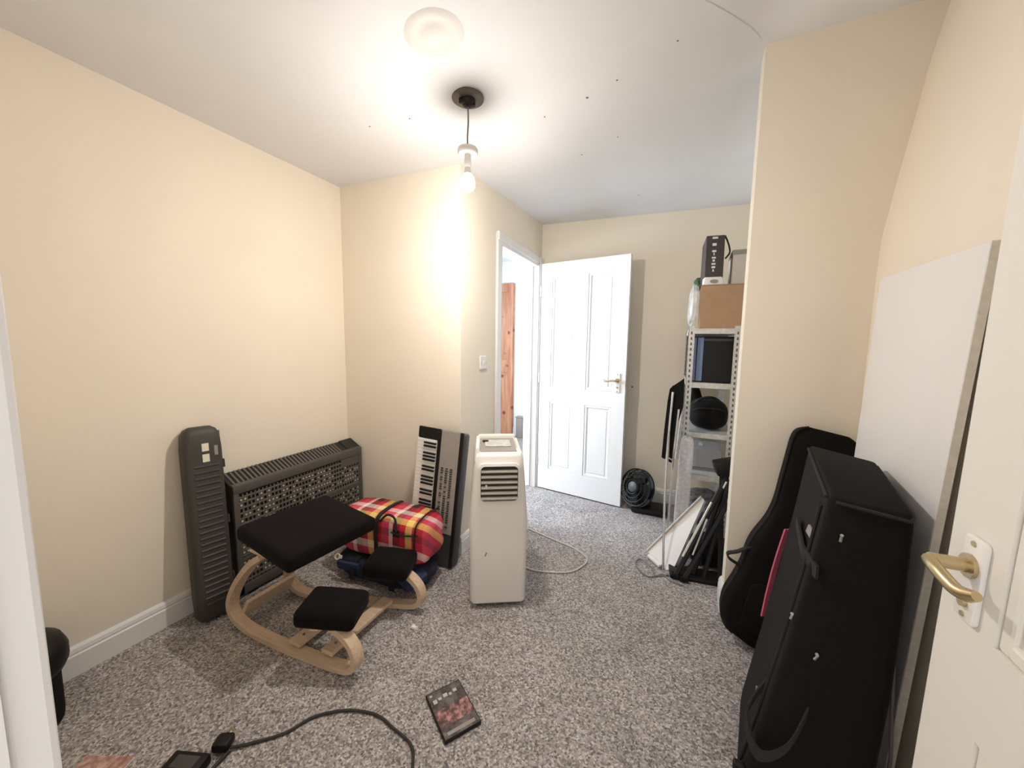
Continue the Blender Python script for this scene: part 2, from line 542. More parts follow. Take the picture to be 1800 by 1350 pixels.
wall('wall_pillar', [(X4, Y4), (0.95, Y4 - 0.0227), (0.95, 2.13), (X4 + 0.004, 2.13)])
# right-hand wall bent outward near the top to mimic lens stretch; no real bulge
prof = [(0.0, 0.712), (0.6, 0.711), (0.98, 0.710), (1.22, 0.708), (1.45, 0.7085), (1.6, 0.7095), (1.74, 0.713), (1.83, 0.7235), (1.95, 0.738), (2.13, 0.763), (2.35, 0.791), (2.565, 0.830), (2.7, 0.86)]
pp = spline([(x, 0, z) for z, x in prof], 4)
t = MB()
ring_a, ring_b = [], []
secs = []
for yy in (-0.06, 2.05):
    off = (yy - 2.0) * 0.045
    secs.append([(p.x + off, yy, p.z) for p in pp] + [(1.0, yy, 2.7), (1.0, yy, 0.0)])
t.loft(secs)
structure(t.build('wall_right', M['wall'], smooth=50))
# front wall with the doorway the camera stands in
t = MB()
t.prism([(XL - 0.1, -0.06), (-0.43, -0.06), (-0.43, 0.07), (XL - 0.1, 0.07)], 0, TOP)
t.prism([(0.45, -0.06), (0.95, -0.06), (0.95, 0.07), (0.45, 0.07)], 0, TOP)
t.prism([(-0.43, -0.06), (0.45, -0.06), (0.45, 0.07), (-0.43, 0.07)], 2.03, TOP)
structure(t.build('wall_front', M['wall']))

# door frame around the camera: lining, stop and architrave
t = MB()
t.box((-0.415, 0.005, 1.01), (0.03, 0.13, 2.02))
t.box((-0.44, 0.0815, 1.03), (0.07, 0.025, 2.06), bev=0.005)
t.box((0.435, 0.005, 1.01), (0.03, 0.13, 2.02))
t.box((0.01, 0.005, 2.015), (0.88, 0.13, 0.03))
structure(t.build('trim_1', M['gloss']))
t = MB()
t.box((-0.396, 0.0, 1.0), (0.012, 0.035, 2.0), bev=0.002)
structure(t.build('trim_2', M['gloss']))

# skirting boards: profile (depth, height)
SK = [(0, 0), (0.016, 0), (0.016, 0.082), (0.011, 0.088), (0.015, 0.094), (0.011, 0.108), (0.005, 0.116), (0.0, 0.118)]
def skirting(name, p, q, hgt=1.0, parent=None):
    """runs from p to q on the floor, the room on its left-hand side"""
    p = Vector((*p, 0)); q = Vector((*q, 0))
    d = (q - p).normalized(); n = Vector((-d.y, d.x, 0))
    secs = [[(c + n * a + Vector((0, 0, b * hgt))) for a, b in SK] for c in (p, q)]
    return structure(MB().loft(secs).build(name, M['gloss']))
skirting('baseboard_left', (XL, Y1), (XL, 0.07))
skirting('baseboard_back', (X2, Y2), (XL, Y1))
skirting('baseboard_doorway', (door_wall_x(2.335), 2.335), (X2, Y2 - 0.016))
skirting('baseboard_far', (0.62, Y3 + sl * 1.77), (X3, Y3))
skirting('baseboard_pillar', (0.70, Y4 - 0.014), (X4 - 0.012, Y4))
skirting('baseboard_pillar_side', (X4, Y4 - 0.016), (X4 + 0.004, 2.13))
skirting('baseboard_front', (XL, 0.07), (-0.475, 0.07))
skirting('baseboard_alcove', (0.62, 2.13), (0.62, 3.33))

# doorway to the hall: lining and architrave
t = MB()
for yy in (DY0 + 0.012, DY1 - 0.0):
    t.box((door_wall_x(yy) - 0.055, yy, 1.0), (0.125, 0.025, 2.0))
    t.box((door_wall_x(yy) - 0.06, yy + (0.018 if yy < 2.8 else -0.018), 1.0), (0.03, 0.012, 1.98))
t.box((door_wall_x(2.77) - 0.055, (DY0 + DY1) / 2, 1.995), (0.125, DY1 - DY0, 0.025))
structure(t.build('trim_3', M['gloss']))
t = MB()
xa = lambda y: door_wall_x(y) + 0.009
t.box((xa(2.372), 2.370, 1.03), (0.018, 0.06, 2.06), bev=0.004)
t.box((xa(3.185), 3.186, 1.03), (0.018, 0.058, 2.06), bev=0.004)
t.box((xa(2.77), (2.34 + 3.215) / 2, 2.035), (0.019, 0.875, 0.06), bev=0.004)
structure(t.build('trim_4', M['gloss']))

# hall beyond: walls, ceiling, pine door, window opening where the daylight comes in
t = MB()
hx = -2.8
t.box((hx - 0.05, 2.0, 1.3), (0.1, 0.1, 2.6)); t.box((hx - 0.05, 3.95, 1.3), (0.1, 2.0, 2.6))
t.box((hx - 0.05, 2.5, 0.45), (0.1, 0.9, 0.9)); t.box((hx - 0.05, 2.5, 2.38), (0.1, 0.9, 0.45))
structure(t.build('wall_hall_left', M['hallwall']))
structure(MB().box((-2.0, 4.91, 1.3), (1.7, 0.1, 2.6)).build('wall_hall_end', M['hallwall']))
structure(MB().box((-1.21, 4.15, 1.3), (0.1, 1.6, 2.6)).build('wall_hall_right', M['hallwall']))
structure(MB().box((-2.0, 3.5, 2.50), (1.7, 3.0, 0.1)).build('ceiling_hall', M['ceil']))
structure(MB().box((-1.9, 4.853, 0.06), (1.3, 0.014, 0.12), bev=0.003).build('baseboard_hall', M['gloss']))
t = MB()
t.box((hx, 2.5, 0.93), (0.14, 0.94, 0.05)); t.box((hx, 2.5, 2.13), (0.08, 0.9, 0.05)); t.box((hx, 2.07, 1.53), (0.08, 0.05, 1.2)); t.box((hx, 2.93, 1.53), (0.08, 0.05, 1.2)); t.box((hx, 2.5, 1.53), (0.05, 0.04, 1.2))
structure(t.build('window_1', M['gloss']))
hd = structure(MB().box((-2.475, 4.84, 1.08), (0.72, 0.036, 2.12)).build('door_3', M['pine']))
for x, z, w, h in ((-2.158, 1.08, 0.075, 2.14), (-2.792, 1.08, 0.075, 2.14)):
    MB().box((x, 4.818, z), (w, 0.02, h), bev=0.004).build('stile', M['pine'], hd)
for z, h in ((2.09, 0.12), (1.0, 0.18), (0.13, 0.22)):
    MB().box((-2.475, 4.818, z), (0.56, 0.02, h), bev=0.004).build('rail', M['pine'], hd)
pipe = MB().box((-1.985, 4.80, 0.14), (0.10, 0.08, 0.28), bev=0.01)
pipe.box((-1.985, 4.80, 0.29), (0.115, 0.09, 0.02), bev=0.006)
tag(pipe.build('waste_bin', M['acgrey'], smooth=40), 'small dark grey bin against the white hall wall beyond the doorway', 'bin')

# ceiling details
for k, (px_, py_) in enumerate([(-1.376, 1.429), (-1.162, 1.451), (-0.618, 1.728), (-0.424, 1.73), (-0.296, 1.715), (-0.067, 1.682), (-0.352, 2.131), (-0.549, 2.158), (-0.316, 2.882)]):
    if k == 0:
        hole0 = MB().lathe([(0.0, 0.001), (0.0025, 0.0005), (0.0036, -0.001), (0.0028, -0.0018), (0.0, -0.0018)], 10).build('screw_hole', M['hole'], ceiling)
        hole0.location = (px_, py_, ceil_z(px_, py_))
    else:
        c = clone(hole0); c.location = (px_, py_, ceil_z(px_, py_))
        if k == 3:
            c.scale = (1.6, 1.6, 1)
patch = MB().lathe([(0.0, -0.0045), (0.036, -0.0045), (0.042, -0.002), (0.06, -0.0022), (0.07, -0.0035), (0.085, -0.0035), (0.10, 0.002), (0.10, 0.01), (0.0, 0.01)], 28).build('plaster_patch', M['plaster'], ceiling, smooth=60)
patch.location = (-0.795, 1.125, ceil_z(-0.795, 1.125))
patch.rotation_euler = (math.atan((ceil_z(-0.795, 1.225) - ceil_z(-0.795, 1.025)) / 0.2), -math.atan((ceil_z(-0.695, 1.125) - ceil_z(-0.895, 1.125)) / 0.2), 0)

crk = [(X4 - 0.004, Y4 - 0.006), (0.20, 1.86), (0.105, 1.70), (0.03, 1.585), (-0.05, 1.46)]
MB().strip([(x, y, ceil_z(x, y) - 0.0003) for x, y in [(p.x, p.y) for p in spline([(a, b, 0) for a, b in crk], 5)]], (0.8, -0.6, 0), 0.003, 0.0008).build('plaster_crack', M['crack'], ceiling)

# ------------------------------------------------------------------ panelled doors
def panel_door(name, m, w=0.762, h=1.985, th=0.038, rows=((0.19, 0.80), (0.925, 1.87)), stile=0.105, mid=0.10, flip=1):
    """local x from hinge to leading edge, y = 0 is the visible face looking towards -y, thickness towards +y"""
    root = MB()
    root.box((stile / 2, th / 2, h / 2), (stile, th, h))
    root.box((w - stile / 2, th / 2, h / 2), (stile, th, h))
    root.box((w / 2, th / 2, h / 2), (mid, th, h))
    zs = [0.0] + [z for r in rows for z in r] + [h]
    pw = (w - 2 * stile - mid) / 2
    cxs = (stile + pw / 2, w - stile - pw / 2)
    for a, b in zip(zs[0::2], zs[1::2]):
        for cx in cxs:
            root.box((cx, th / 2, (a + b) / 2), (pw, th, b - a))
    d = structure(root.build(name, m))
    for a, b in rows:
        for cx in cxs:
            pn = MB().box((cx, th / 2, (a + b) / 2), (pw + 0.006, 0.018, b - a + 0.006))
            pn.box((cx, th / 2, (a + b) / 2), (pw - 0.07, 0.024, b - a - 0.07), bev=0.004)
            po = pn.build('door_panel', m, d)
            mo = MB()
            e = 0.011
            for s in (0, 1):
                yy = 0.0085 if s == 0 else th - 0.0085
                mo.box((cx - pw / 2 + e, yy, (a + b) / 2), (2 * e, 0.011, b - a), bev=0.005)
                mo.box((cx + pw / 2 - e, yy, (a + b) / 2), (2 * e, 0.011, b - a), bev=0.005)
                mo.box((cx, yy, a + e), (pw - 3.2 * e, 0.0112, 2 * e), bev=0.005)
                mo.box((cx, yy, b - e), (pw - 3.2 * e, 0.0112, 2 * e), bev=0.005)
            mo.build('panel_moulding', m, d)
    return d
def lever(parent, x, z, s, metal, plate_m, length=0.1, ph=0.155):
    """lever handle on the face y = 0; s = -1 points the lever to the hinge"""
    hnd = MB().prism(rrect(0.042, ph, 0.008, 4), 0, 0.007, mx=frame_mx((x, 0, z), (1, 0, 0), (0, 0, 1)), bev=0.002)
    ho = hnd.build('handle_plate', plate_m, parent, smooth=40)
    lv = MB()
    lv.cyl((x, 0, z + 0.02), (x, -0.012, z + 0.02), 0.017, 16)
    lv.cyl((x, -0.010, z + 0.02), (x, -0.05, z + 0.02), 0.0095, 14)
    pts = spline([(x, -0.05, z + 0.02), (x + s * 0.03, -0.056, z + 0.021), (x + s * 0.065, -0.054, z + 0.015), (x + s * length, -0.050, z + 0.017)], 5)
    lv.tube(pts, 0.0085, 10)
    lv.cyl((x + s * length, -0.05, z + 0.017), (x + s * (length + 0.012), -0.048, z + 0.024), 0.009, 10, 0.006)
    lv.cyl((x, 0, z + ph / 2 - 0.009), (x, -0.009, z + ph / 2 - 0.009), 0.004, 8)
    lv.cyl((x, 0, z - ph / 2 + 0.009), (x, -0.009, z - ph / 2 + 0.009), 0.004, 8)
    lv.cyl((x, 0, z - 0.035), (x, -0.012, z - 0.035), 0.007, 10)
    lv.build('lever', metal, ho, smooth=50)
    return ho
d1 = panel_door('door_1', M['door'])
d1.location = (-1.115, 3.135, 0.012)
d1.rotation_euler = (0, 0, -0.1605)
lever(d1, 0.762 - 0.062, 1.0, -1, M['brass'], M['gloss'], 0.09)
# three hinges on the far door's hinge side
for z in (0.25, 1.0, 1.75):
    MB().cyl((-0.004, -0.002, z - 0.04), (-0.004, -0.002, z + 0.04), 0.006, 8).build('hinge', M['galv'], d1)
MB().box((0.765, 0.019, 1.02), (0.004, 0.022, 0.09)).build('latch_plate', M['brass'], d1)

d2 = panel_door('door_2', M['doorcream'], rows=((0.20, 0.74), (0.885, 1.86)), stile=0.108)
# leading edge at y = 0.785, hinge near the camera; visible face looks towards -x
lever(d2, 0.702, 0.950, -1, M['brass'], M['white'], 0.08, 0.125)
swap = Matrix(((0, 1, 0, 0), (1, 0, 0, 0), (0, 0, 1, 0), (0, 0, 0, 1)))
for o in [d2] + list(d2.children_recursive):
    o.data.transform(swap); o.data.flip_normals()
d2.location = (0.402, 0.052, 0.006)
d2.rotation_euler = (math.radians(1.9), 0, 0)

# light switch beside the doorway
sw = thing('light_switch', 'small cream single rocker light switch on the wall left of the open doorway', 'switch',
           (door_wall_x(2.165) + 0.0, 2.165, 1.183))
MB().box((0.005, 0, 0), (0.010, 0.086, 0.086), bev=0.003).build('switch_plate', M['white'], sw)
MB().box((0.012, 0, 0), (0.006, 0.012, 0.024), (0, 0.15, 0), bev=0.0015).build('rocker', M['white'], sw)
for s in (-1, 1):
    MB().cyl((0.008, s * 0.03, 0), (0.0115, s * 0.03, 0), 0.003, 8).build('screw', M['acgrey'], sw)
# socket plate / nail on far wall
nl = MB().cyl((-0.335, Y3 + sl * 0.81 - 0.02, 0.965), (-0.335, Y3 + sl * 0.81 + 0.01, 0.965), 0.004, 8)
nl.cyl((-0.335, Y3 + sl * 0.81 - 0.023, 0.965), (-0.335, Y3 + sl * 0.81 - 0.019, 0.965), 0.007, 10)
tag(nl.build('nail', M['hole']), 'small dark nail in the far wall just right of the white door', 'nail')

# ------------------------------------------------------------------ pendant light
LX, LY = -0.852, 1.438
lz = ceil_z(LX, LY)
pl = thing('pendant_light', 'bare glowing light bulb hanging on a short cord from the ceiling', 'lamp', (LX, LY, lz))
MB().lathe([(0.0, 0.002), (0.066, 0.002), (0.066, -0.004), (0.060, -0.007), (0.0, -0.008)], 28).build('ceiling_plate', M['rose'], pl, smooth=40)
t = MB().lathe([(0.0, -0.006), (0.030, -0.006), (0.030, -0.016), (0.020, -0.030), (0.010, -0.036), (0.0, -0.036)], 20)
t.box((-0.012, -0.022, -0.018), (0.03, 0.014, 0.02), bev=0.003); t.cyl((0.02, 0.01, -0.006), (0.02, 0.01, -0.03), 0.009, 10)
t.build('terminal_block', M['black'], pl, smooth=40)
MB().tube(spline([(0, 0, -0.03), (0.002, 0, -0.09), (-0.002, 0.001, -0.15), (0, 0, -0.20)], 4), 0.0035, 8).build('cord', M['cableg'], pl, smooth=60)
MB().lathe([(0.012, -0.195), (0.040, -0.197), (0.043, -0.204), (0.043, -0.216), (0.039, -0.221), (0.012, -0.221)], 28).build('shade_ring', M['white'], pl, smooth=40)
MB().lathe([(0.0, -0.190), (0.008, -0.192), (0.013, -0.225), (0.0145, -0.24), (0.0145, -0.268), (0.012, -0.272), (0.0, -0.272)], 18).build('lampholder', M['white'], pl, smooth=40)
MB().lathe([(0.0, -0.270), (0.012, -0.272), (0.0135, -0.285), (0.019, -0.300), (0.0, -0.300)], 20).build('bulb_collar', M['white'], pl, smooth=50)
MB().lathe([(0.0, -0.3003), (0.019, -0.3003), (0.026, -0.314), (0.0302, -0.330), (0.0303, -0.3345), (0.0, -0.3345)], 20).build('bulb_shoulder', M['bulbdim'], pl, smooth=50)
MB().lathe([(0.0, -0.3348), (0.0303, -0.3348), (0.0300, -0.341), (0.028, -0.352), (0.018, -0.364), (0.0, -0.368)], 20).build('bulb', M['bulb'], pl, smooth=60)

# ------------------------------------------------------------------ long moulded instrument case, left wall
A = Vector((-1.935, 0.945, 0.0)); B = Vector((-2.028, 0.978, 0.90))
zax = (B - A).normalized()
case_mx = frame_mx(A, zax.cross(Vector((0, 1, 0))) * -1, Vector((0.0, 1, 0)))
# local frame: x = outward from the wall, y along the wall, z up the case
yv = Vector((0.18, 1.0, 0.0)); yv = (yv - zax * yv.dot(zax)).normalized(); xv = yv.cross(zax)
case_mx = Matrix(((xv.x, yv.x, zax.x, A.x), (xv.y, yv.y, zax.y, A.y), (xv.z, yv.z, zax.z, A.z), (0, 0, 0, 1)))
cs = thing('instrument_case', 'long dark grey ribbed plastic case standing upright against the left wall', 'case', mx=case_mx)
L = (B - A).length
def case_sec(z, w, d, r=0.025):
    return [(x, y, z) for x, y in rrect(d, w, r, 4)]
MB().loft([case_sec(0.012, 0.12, 0.062), case_sec(0.03, 0.142, 0.085), case_sec(0.12, 0.148, 0.09), case_sec(L - 0.10, 0.148, 0.09), case_sec(L - 0.035, 0.140, 0.085), case_sec(L - 0.012, 0.118, 0.07), case_sec(L, 0.085, 0.045)]).build('shell', M['case'], cs, smooth=40)
rib0 = None
for k in range(24):
    z = 0.09 + k * 0.0275
    if rib0 is None:
        rib0 = MB().box((0.045, 0.005, 0), (0.008, 0.098, 0.012), bev=0.004, seg=1).build('rib', M['case'], cs)
        rib0.location = (0, 0, z)
    else:
        c = clone(rib0); c.location = (0, 0, z)
MB().box((0.0, 0.074, L / 2), (0.008, 0.006, L * 0.94), bev=0.002).build('closing_seam', M['kbdark'], cs)
for z in (0.17, 0.45, 0.72):
    MB().box((0.012, 0.078, z), (0.03, 0.008, 0.04), bev=0.003).build('latch', M['kbdark'], cs)
for z in (L - 0.095, L - 0.145):
    MB().box((0.0455, 0.005, z), (0.002, 0.026, 0.036)).build('sticker', M['tagcream'], cs, label='cream sticker')
MB().box((0.0455, 0.045, L - 0.115), (0.002, 0.014, 0.045)).build('name_plate', M['acgrey'], cs)

# ------------------------------------------------------------------ grille-fronted heater
ht = thing('electric_heater', 'large charcoal electric heater with slotted grille front, standing along the left wall', 'heater', (-1.957, 1.4675, 0.0))
HL, HD, HH = 0.812, 0.1, 0.592
# local: x = 0 is the front, back at -0.10; y from -HL/2 to HL/2
t = MB()
t.hexa([(-HD, -HL / 2, 0.03), (0, -HL / 2, 0.03), (0, HL / 2, 0.03), (-HD, HL / 2, 0.03), (-HD, -HL / 2, HH + 0.045), (-0.006, -HL / 2, HH - 0.006), (-0.006, HL / 2, HH - 0.006), (-HD, HL / 2, HH + 0.045)], bev=0.004)
t.build('body', M['heaterin'], ht)
t = MB()
fw = 0.026
t.box((0.004, -HL / 2 + fw / 2, HH / 2), (0.014, fw, HH - 0.04), bev=0.003); t.box((0.004, HL / 2 - fw / 2, HH / 2), (0.014, fw, HH - 0.04), bev=0.003)
t.box((0.004, 0, HH - 0.022), (0.016, HL, 0.046), bev=0.005); t.box((0.004, 0, 0.045), (0.014, HL, 0.05), bev=0.003)
t.box((0.003, 0, 0.345), (0.012, HL - 0.04, 0.024), bev=0.003)
t.box((0.003, 0, 0.20), (0.012, HL - 0.04, 0.02), bev=0.003)
t.build('front_frame', M['heater'], ht, smooth=40)
MB().box((0.003, 0.31, HH - 0.072), (0.010, 0.15, 0.05), bev=0.002).build('control_panel', M['heater'], ht)
# grille: uprights and cross wires
t = MB()
yl = -HL / 2 + fw
ncol = 38
pit = (HL - 2 * fw) / ncol
for k in range(ncol + 1):
    t.box((0.002, yl + k * pit, 0.305), (0.005, pit * 0.34, 0.47))
g1 = t.build('grille_uprights', M['heaterbar'], ht); g1['kind'] = 'stuff'
t = MB()
for k in range(17):
    z = 0.085 + k * 0.0275
    t.box((0.005, 0, z), (0.005, HL - 2 * fw, 0.009))
g2_ = t.build('grille_wires', M['heaterbar'], ht); g2_['kind'] = 'stuff'
t = MB()
for i in range(ncol):
    for j in range(16):
        if random.random() < 0.42:
            t.box((0.0045, yl + (i + 0.5) * pit, 0.099 + j * 0.0275), (0.003, pit * 0.42, 0.010))
sp = t.build('grille_tabs', M['stud'], ht); sp['kind'] = 'stuff'
# top slats across the sloping top
sl0 = None
for k in range(30):
    y = -HL / 2 + 0.022 + k * 0.0222
    if sl0 is None:
        sl0 = MB().box((0, 0, 0), (0.098, 0.0095, 0.008), (0, 0.50, 0), bev=0.002, seg=1).build('top_slat', M['heaterbar'], ht)
        sl0.location = (-0.053, y, HH + 0.0225)
    else:
        c = clone(sl0); c.location = (-0.053, y, HH + 0.0225)
MB().box((-0.053, 0.36, HH + 0.024), (0.098, 0.10, 0.008), (0, 0.50, 0), bev=0.002).build('top_control_cover', M['heaterin'], ht)
MB().box((-0.008, 0, HH - 0.001), (0.018, HL, 0.012), bev=0.004).build('top_rail', M['heater'], ht)
for s in (-1, 1):
    MB().box((-0.05, s * 0.33, 0.018), (0.09, 0.05, 0.036), bev=0.004).build('foot', M['black'], ht)

# ------------------------------------------------------------------ kneeling chair
kc = thing('kneeling_chair', 'birch rocking kneeling chair with black cushioned seat and two knee pads', 'chair', (-1.42, 1.12, 0.0))
O = Vector((-1.42, 1.12, 0.0))
def K(*p):
    return Vector(p) - O
def runner(y_rear, y_front, dz=0.0):
    pts = [(-1.545, y_rear, 0.405), (-1.63, y_rear, 0.345), (-1.73, y_rear, 0.235), (-1.79, y_rear, 0.13), (-1.775, y_rear, 0.065), (-1.68, y_rear, 0.030), (-1.52, None, 0.015), (-1.35, None, 0.013), (-1.20, None, 0.018), (-1.105, y_front, 0.036), (-1.068, y_front, 0.075), (-1.080, y_front, 0.13), (-1.13, y_front, 0.17), (-1.20, y_front, 0.19), (-1.28, y_front, 0.20)]
    out = []
    for x, y, z in pts:
        f = max(0.0, min(1.0, (x + 1.70) / 0.55))
        yy = (y_rear + (y_front - y_rear) * f) if y is None else y
        out.append(K(x, yy, z))
    return spline(out, 6)
for yr, yf in ((0.945, 0.975), (1.215, 1.375)):
    MB().strip(runner(yr, yf), (0, 1, 0), 0.045, 0.024).build('runner', M['birch'], kc, smooth=40)
def cross(xr, z, y0, y1, w=0.075, tilt=0.0):
    return MB().box(K(xr, (y0 + y1) / 2, z), (w, y1 - y0, 0.018), (0, tilt, 0), bev=0.003)
cross(-1.745, 0.085, 0.965, 1.20, 0.10, -1.05).build('cross_board', M['birch'], kc)
cross(-1.40, 0.045, 0.955, 1.31, 0.065).build('cross_board', M['birch'], kc)
cross(-1.235, 0.05, 0.975, 1.33, 0.06).build('cross_board', M['birch'], kc)
sb = MB()
sb.box(K(-1.50, 1.08, 0.412), (0.24, 0.30, 0.016), (0, 0.05, 0), bev=0.003)
sb.build('seat_board', M['birch'], kc)
def cushion(c, s, rot, r):
    m = MB()
    t_ = bmesh.new()
    bmesh.ops.create_cube(t_, size=1)
    bmesh.ops.subdivide_edges(t_, edges=t_.edges[:], cuts=3, use_grid_fill=True)
    for v in t_.verts:
        # puffed top and bottom
        x, y, z = v.co * 2
        v.co.z *= 1 + 0.18 * (1 - x * x) * (1 - y * y)
        v.co.x *= 1 + 0.02 * (1 - z * z); v.co.y *= 1 + 0.02 * (1 - z * z)
    bmesh.ops.scale(t_, vec=s, verts=t_.verts)
    ed = [e for e in t_.edges if len(e.link_faces) == 2 and e.calc_face_angle(0) > 0.9]
    bmesh.ops.bevel(t_, geom=ed, offset=r, segments=3, profile=0.5, affect='EDGES')
    m._merge(t_, T(c, rot))
    return m
cushion(K(-1.487, 1.117, 0.458), (0.385, 0.415, 0.068), (0.0, 0.09, -0.10), 0.016).build('seat', M['seat'], kc, smooth=50)
cushion(K(-1.232, 1.012, 0.222), (0.235, 0.175, 0.075), (0.0, 0.06, 0.40), 0.022).build('knee_pad', M['seat'], kc, smooth=50)
cushion(K(-1.235, 1.352, 0.224), (0.215, 0.18, 0.075), (0.0, 0.06, 0.34), 0.022).build('knee_pad', M['seat'], kc, smooth=50)
for p in ((-1.40, 1.0, 0.055), (-1.235, 1.02, 0.06), (-1.752, 1.0, 0.10), (-1.752, 1.17, 0.10)):
    MB().cyl(K(*p), K(p[0] + 0.004, p[1], p[2] + 0.003), 0.005, 8).build('screw', M['rose'], kc)

# ------------------------------------------------------------------ bags
bb = thing('holdall', 'navy blue soft holdall lying flat on the carpet under the tartan bag', 'bag', (-1.43, 1.545, 0.0), (0, 0, 0.05))
def soft_box(c, s, rot, seed, amp=0.012, p=3.2):
    rnd = random.Random(seed)
    t_ = bmesh.new()
    bmesh.ops.create_icosphere(t_, subdivisions=4, radius=1)
    from mathutils import noise
    for v in t_.verts:
        x, y, z = v.co
        k = (abs(x) ** p + abs(y) ** p + abs(z) ** p) ** (-1 / p)
        q = v.co * k
        n = noise.noise(Vector((q.x * 2.2 + seed, q.y * 2.2, q.z * 2.2)))
        n2 = noise.noise(Vector((q.x * 6 + seed, q.y * 6, q.z * 6)))
        v.co = Vector((q.x * s[0] / 2, q.y * s[1] / 2, q.z * s[2] / 2)) * (1 + amp * 4 * n + amp * 1.5 * n2)
    m = MB()
    m._merge(t_, T(c, rot))
    return m
soft_box((0, 0, 0.072), (0.58, 0.27, 0.135), (0, 0, 0), 3, 0.015).build('bag_body', M['blue'], bb, smooth=80)
for s, c in ((-0.12, M['strap']), (0.14, M['strap'])):
    MB().strip(spline([(s, -0.145, 0.03), (s, -0.145, 0.08), (s + 0.01, -0.11, 0.135), (s, -0.02, 0.146)], 5), (1, 0, 0), 0.032, 0.006).build('strap', c, bb)
t = MB(); t.box((-0.15, -0.138, 0.095), (0.14, 0.02, 0.05), (0.2, 0, 0.1), bev=0.008); t.build('side_pocket', M['bluelt'], bb, smooth=40)
t = MB(); t.box((0.24, -0.10, 0.10), (0.09, 0.13, 0.05), (0.1, 0.4, -0.3), bev=0.015); t.build('end_flap', M['bluelt'], bb, smooth=40)
t = MB().torus((0, 0, 0), 0.014, 0.004, seg=16); t.box((0.018, 0, 0), (0.02, 0.018, 0.006), bev=0.002)
t.build('zip_tag', M['tagcream'], bb, label='cream zip tag', mx=T((-0.235, -0.13, 0.125), (1.2, 0, 0.2)))

tb = thing('tartan_bag', 'red, yellow and white tartan zipped bag lying on the navy holdall', 'bag', (-1.415, 1.562, 0.142), (0, 0, 0.06))
soft_box((0, 0, 0.124), (0.58, 0.24, 0.25), (0, 0, 0), 9, 0.008, 5.5).build('bag_body', M['tartan'], tb, smooth=80)
for s in (0.0, 0.24):
    MB().strip(spline([(s, -0.122, 0.02), (s, -0.127, 0.08), (s, -0.127, 0.18), (s + 0.003, -0.105, 0.243), (s, 0.0, 0.256), (s, 0.1, 0.245)], 5), (1, 0, 0), 0.022 if s == 0 else 0.008, 0.005).build('strap', M['strap'], tb)
MB().tube(spline([(0.02, -0.118, 0.225), (0.06, -0.105, 0.262), (0.11, -0.11, 0.25), (0.13, -0.13, 0.19)], 6), 0.006, 8).build('carry_handle', M['strap'], tb, smooth=60)
MB().tube(spline([(0.10, -0.13, 0.185), (0.17, -0.13, 0.18), (0.26, -0.12, 0.19)], 5), 0.004, 6).build('zip', M['strap'], tb)

# ------------------------------------------------------------------ electronic keyboard on its end
kb_o = Vector((-1.278, 1.722, 0.004))
lean = 0.085; roll_ = 0.06
kb_mx = Matrix.Translation(kb_o) @ Matrix.Rotation(0.05, 4, 'Z') @ Matrix.Rotation(-lean, 4, 'X') @ Matrix.Rotation(roll_, 4, 'Y')
kb = thing('electronic_keyboard', 'electronic music keyboard standing on its end in the wall corner', 'keyboard', mx=kb_mx)
KW, KLen, KT = 0.30, 0.78, 0.07
# local x: key fronts at the left, y: 0 front face, back at +KT, z up
t = MB()
t.prism(rrect(KW, KLen, 0.012, 3, 0, KLen / 2 + 0.012), 0, KT, mx=frame_mx((0, KT, 0), (1, 0, 0), (0, 0, 1)), bev=0.004)
t.build('shell', M['kbdark'], kb, smooth=40)
MB().box((-0.0765, -0.003, 0.775), (0.147, 0.012, 0.064), bev=0.003).build('end_cheek', M['black'], kb)
MB().box((-0.0785, 0.001, 0.40), (0.141, 0.005, 0.68)).build('key_bed', M['black'], kb)
N = 34
kp = 0.68 / N
wk = bk = None
for i in range(N):
    z = 0.738 - i * kp
    if wk is None:
        wk = MB().box((0, 0, 0), (0.128, 0.016, kp * 0.94), bev=0.0015, seg=1).build('white_key', M['whitekey'], kb)
        wk.location = (-0.084, -0.007, z - kp / 2)
    else:
        c = clone(wk); c.location = (-0.084, -0.007, z - kp / 2)
    if i % 7 in (0, 1, 3, 4, 5):
        if bk is None:
            bk = MB().box((0, 0, 0), (0.082, 0.012, kp * 0.52), bev=0.002, seg=1).build('black_key', M['black'], kb)
            bk.location = (-0.059, -0.019, z - kp)
        else:
            c = clone(bk); c.location = (-0.059, -0.019, z - kp)
MB().box((-0.004, -0.004, 0.42), (0.016, 0.012, 0.76), bev=0.002).build('trim_strip', M['black'], kb)
MB().box((0.066, -0.002, 0.505), (0.122, 0.008, 0.60), bev=0.002).build('control_panel', M['panel'], kb)
MB().box((0.138, -0.002, 0.41), (0.022, 0.012, 0.79), bev=0.003).build('speaker_strip', M['black'], kb)
MB().box((0.066, 0.0, 0.11), (0.122, 0.008, 0.17), bev=0.002).build('speaker_cover', M['kbdark'], kb)
t = MB()
for i in range(26):
    for j in range(3):
        if random.random() < 0.85:
            t.box((0.030 + j * 0.030, -0.008, 0.585 - i * 0.0135), (0.014, 0.005, 0.007))
bt = t.build('panel_buttons', M['kbdark'], kb); bt['kind'] = 'stuff'
t = MB()
for i in range(26):
    for j in range(2):
        if random.random() < 0.7:
            t.box((0.046 + j * 0.030, -0.008, 0.582 - i * 0.0135), (0.009, 0.005, 0.006))
bt = t.build('pale_buttons', M['button'], kb); bt['kind'] = 'stuff'

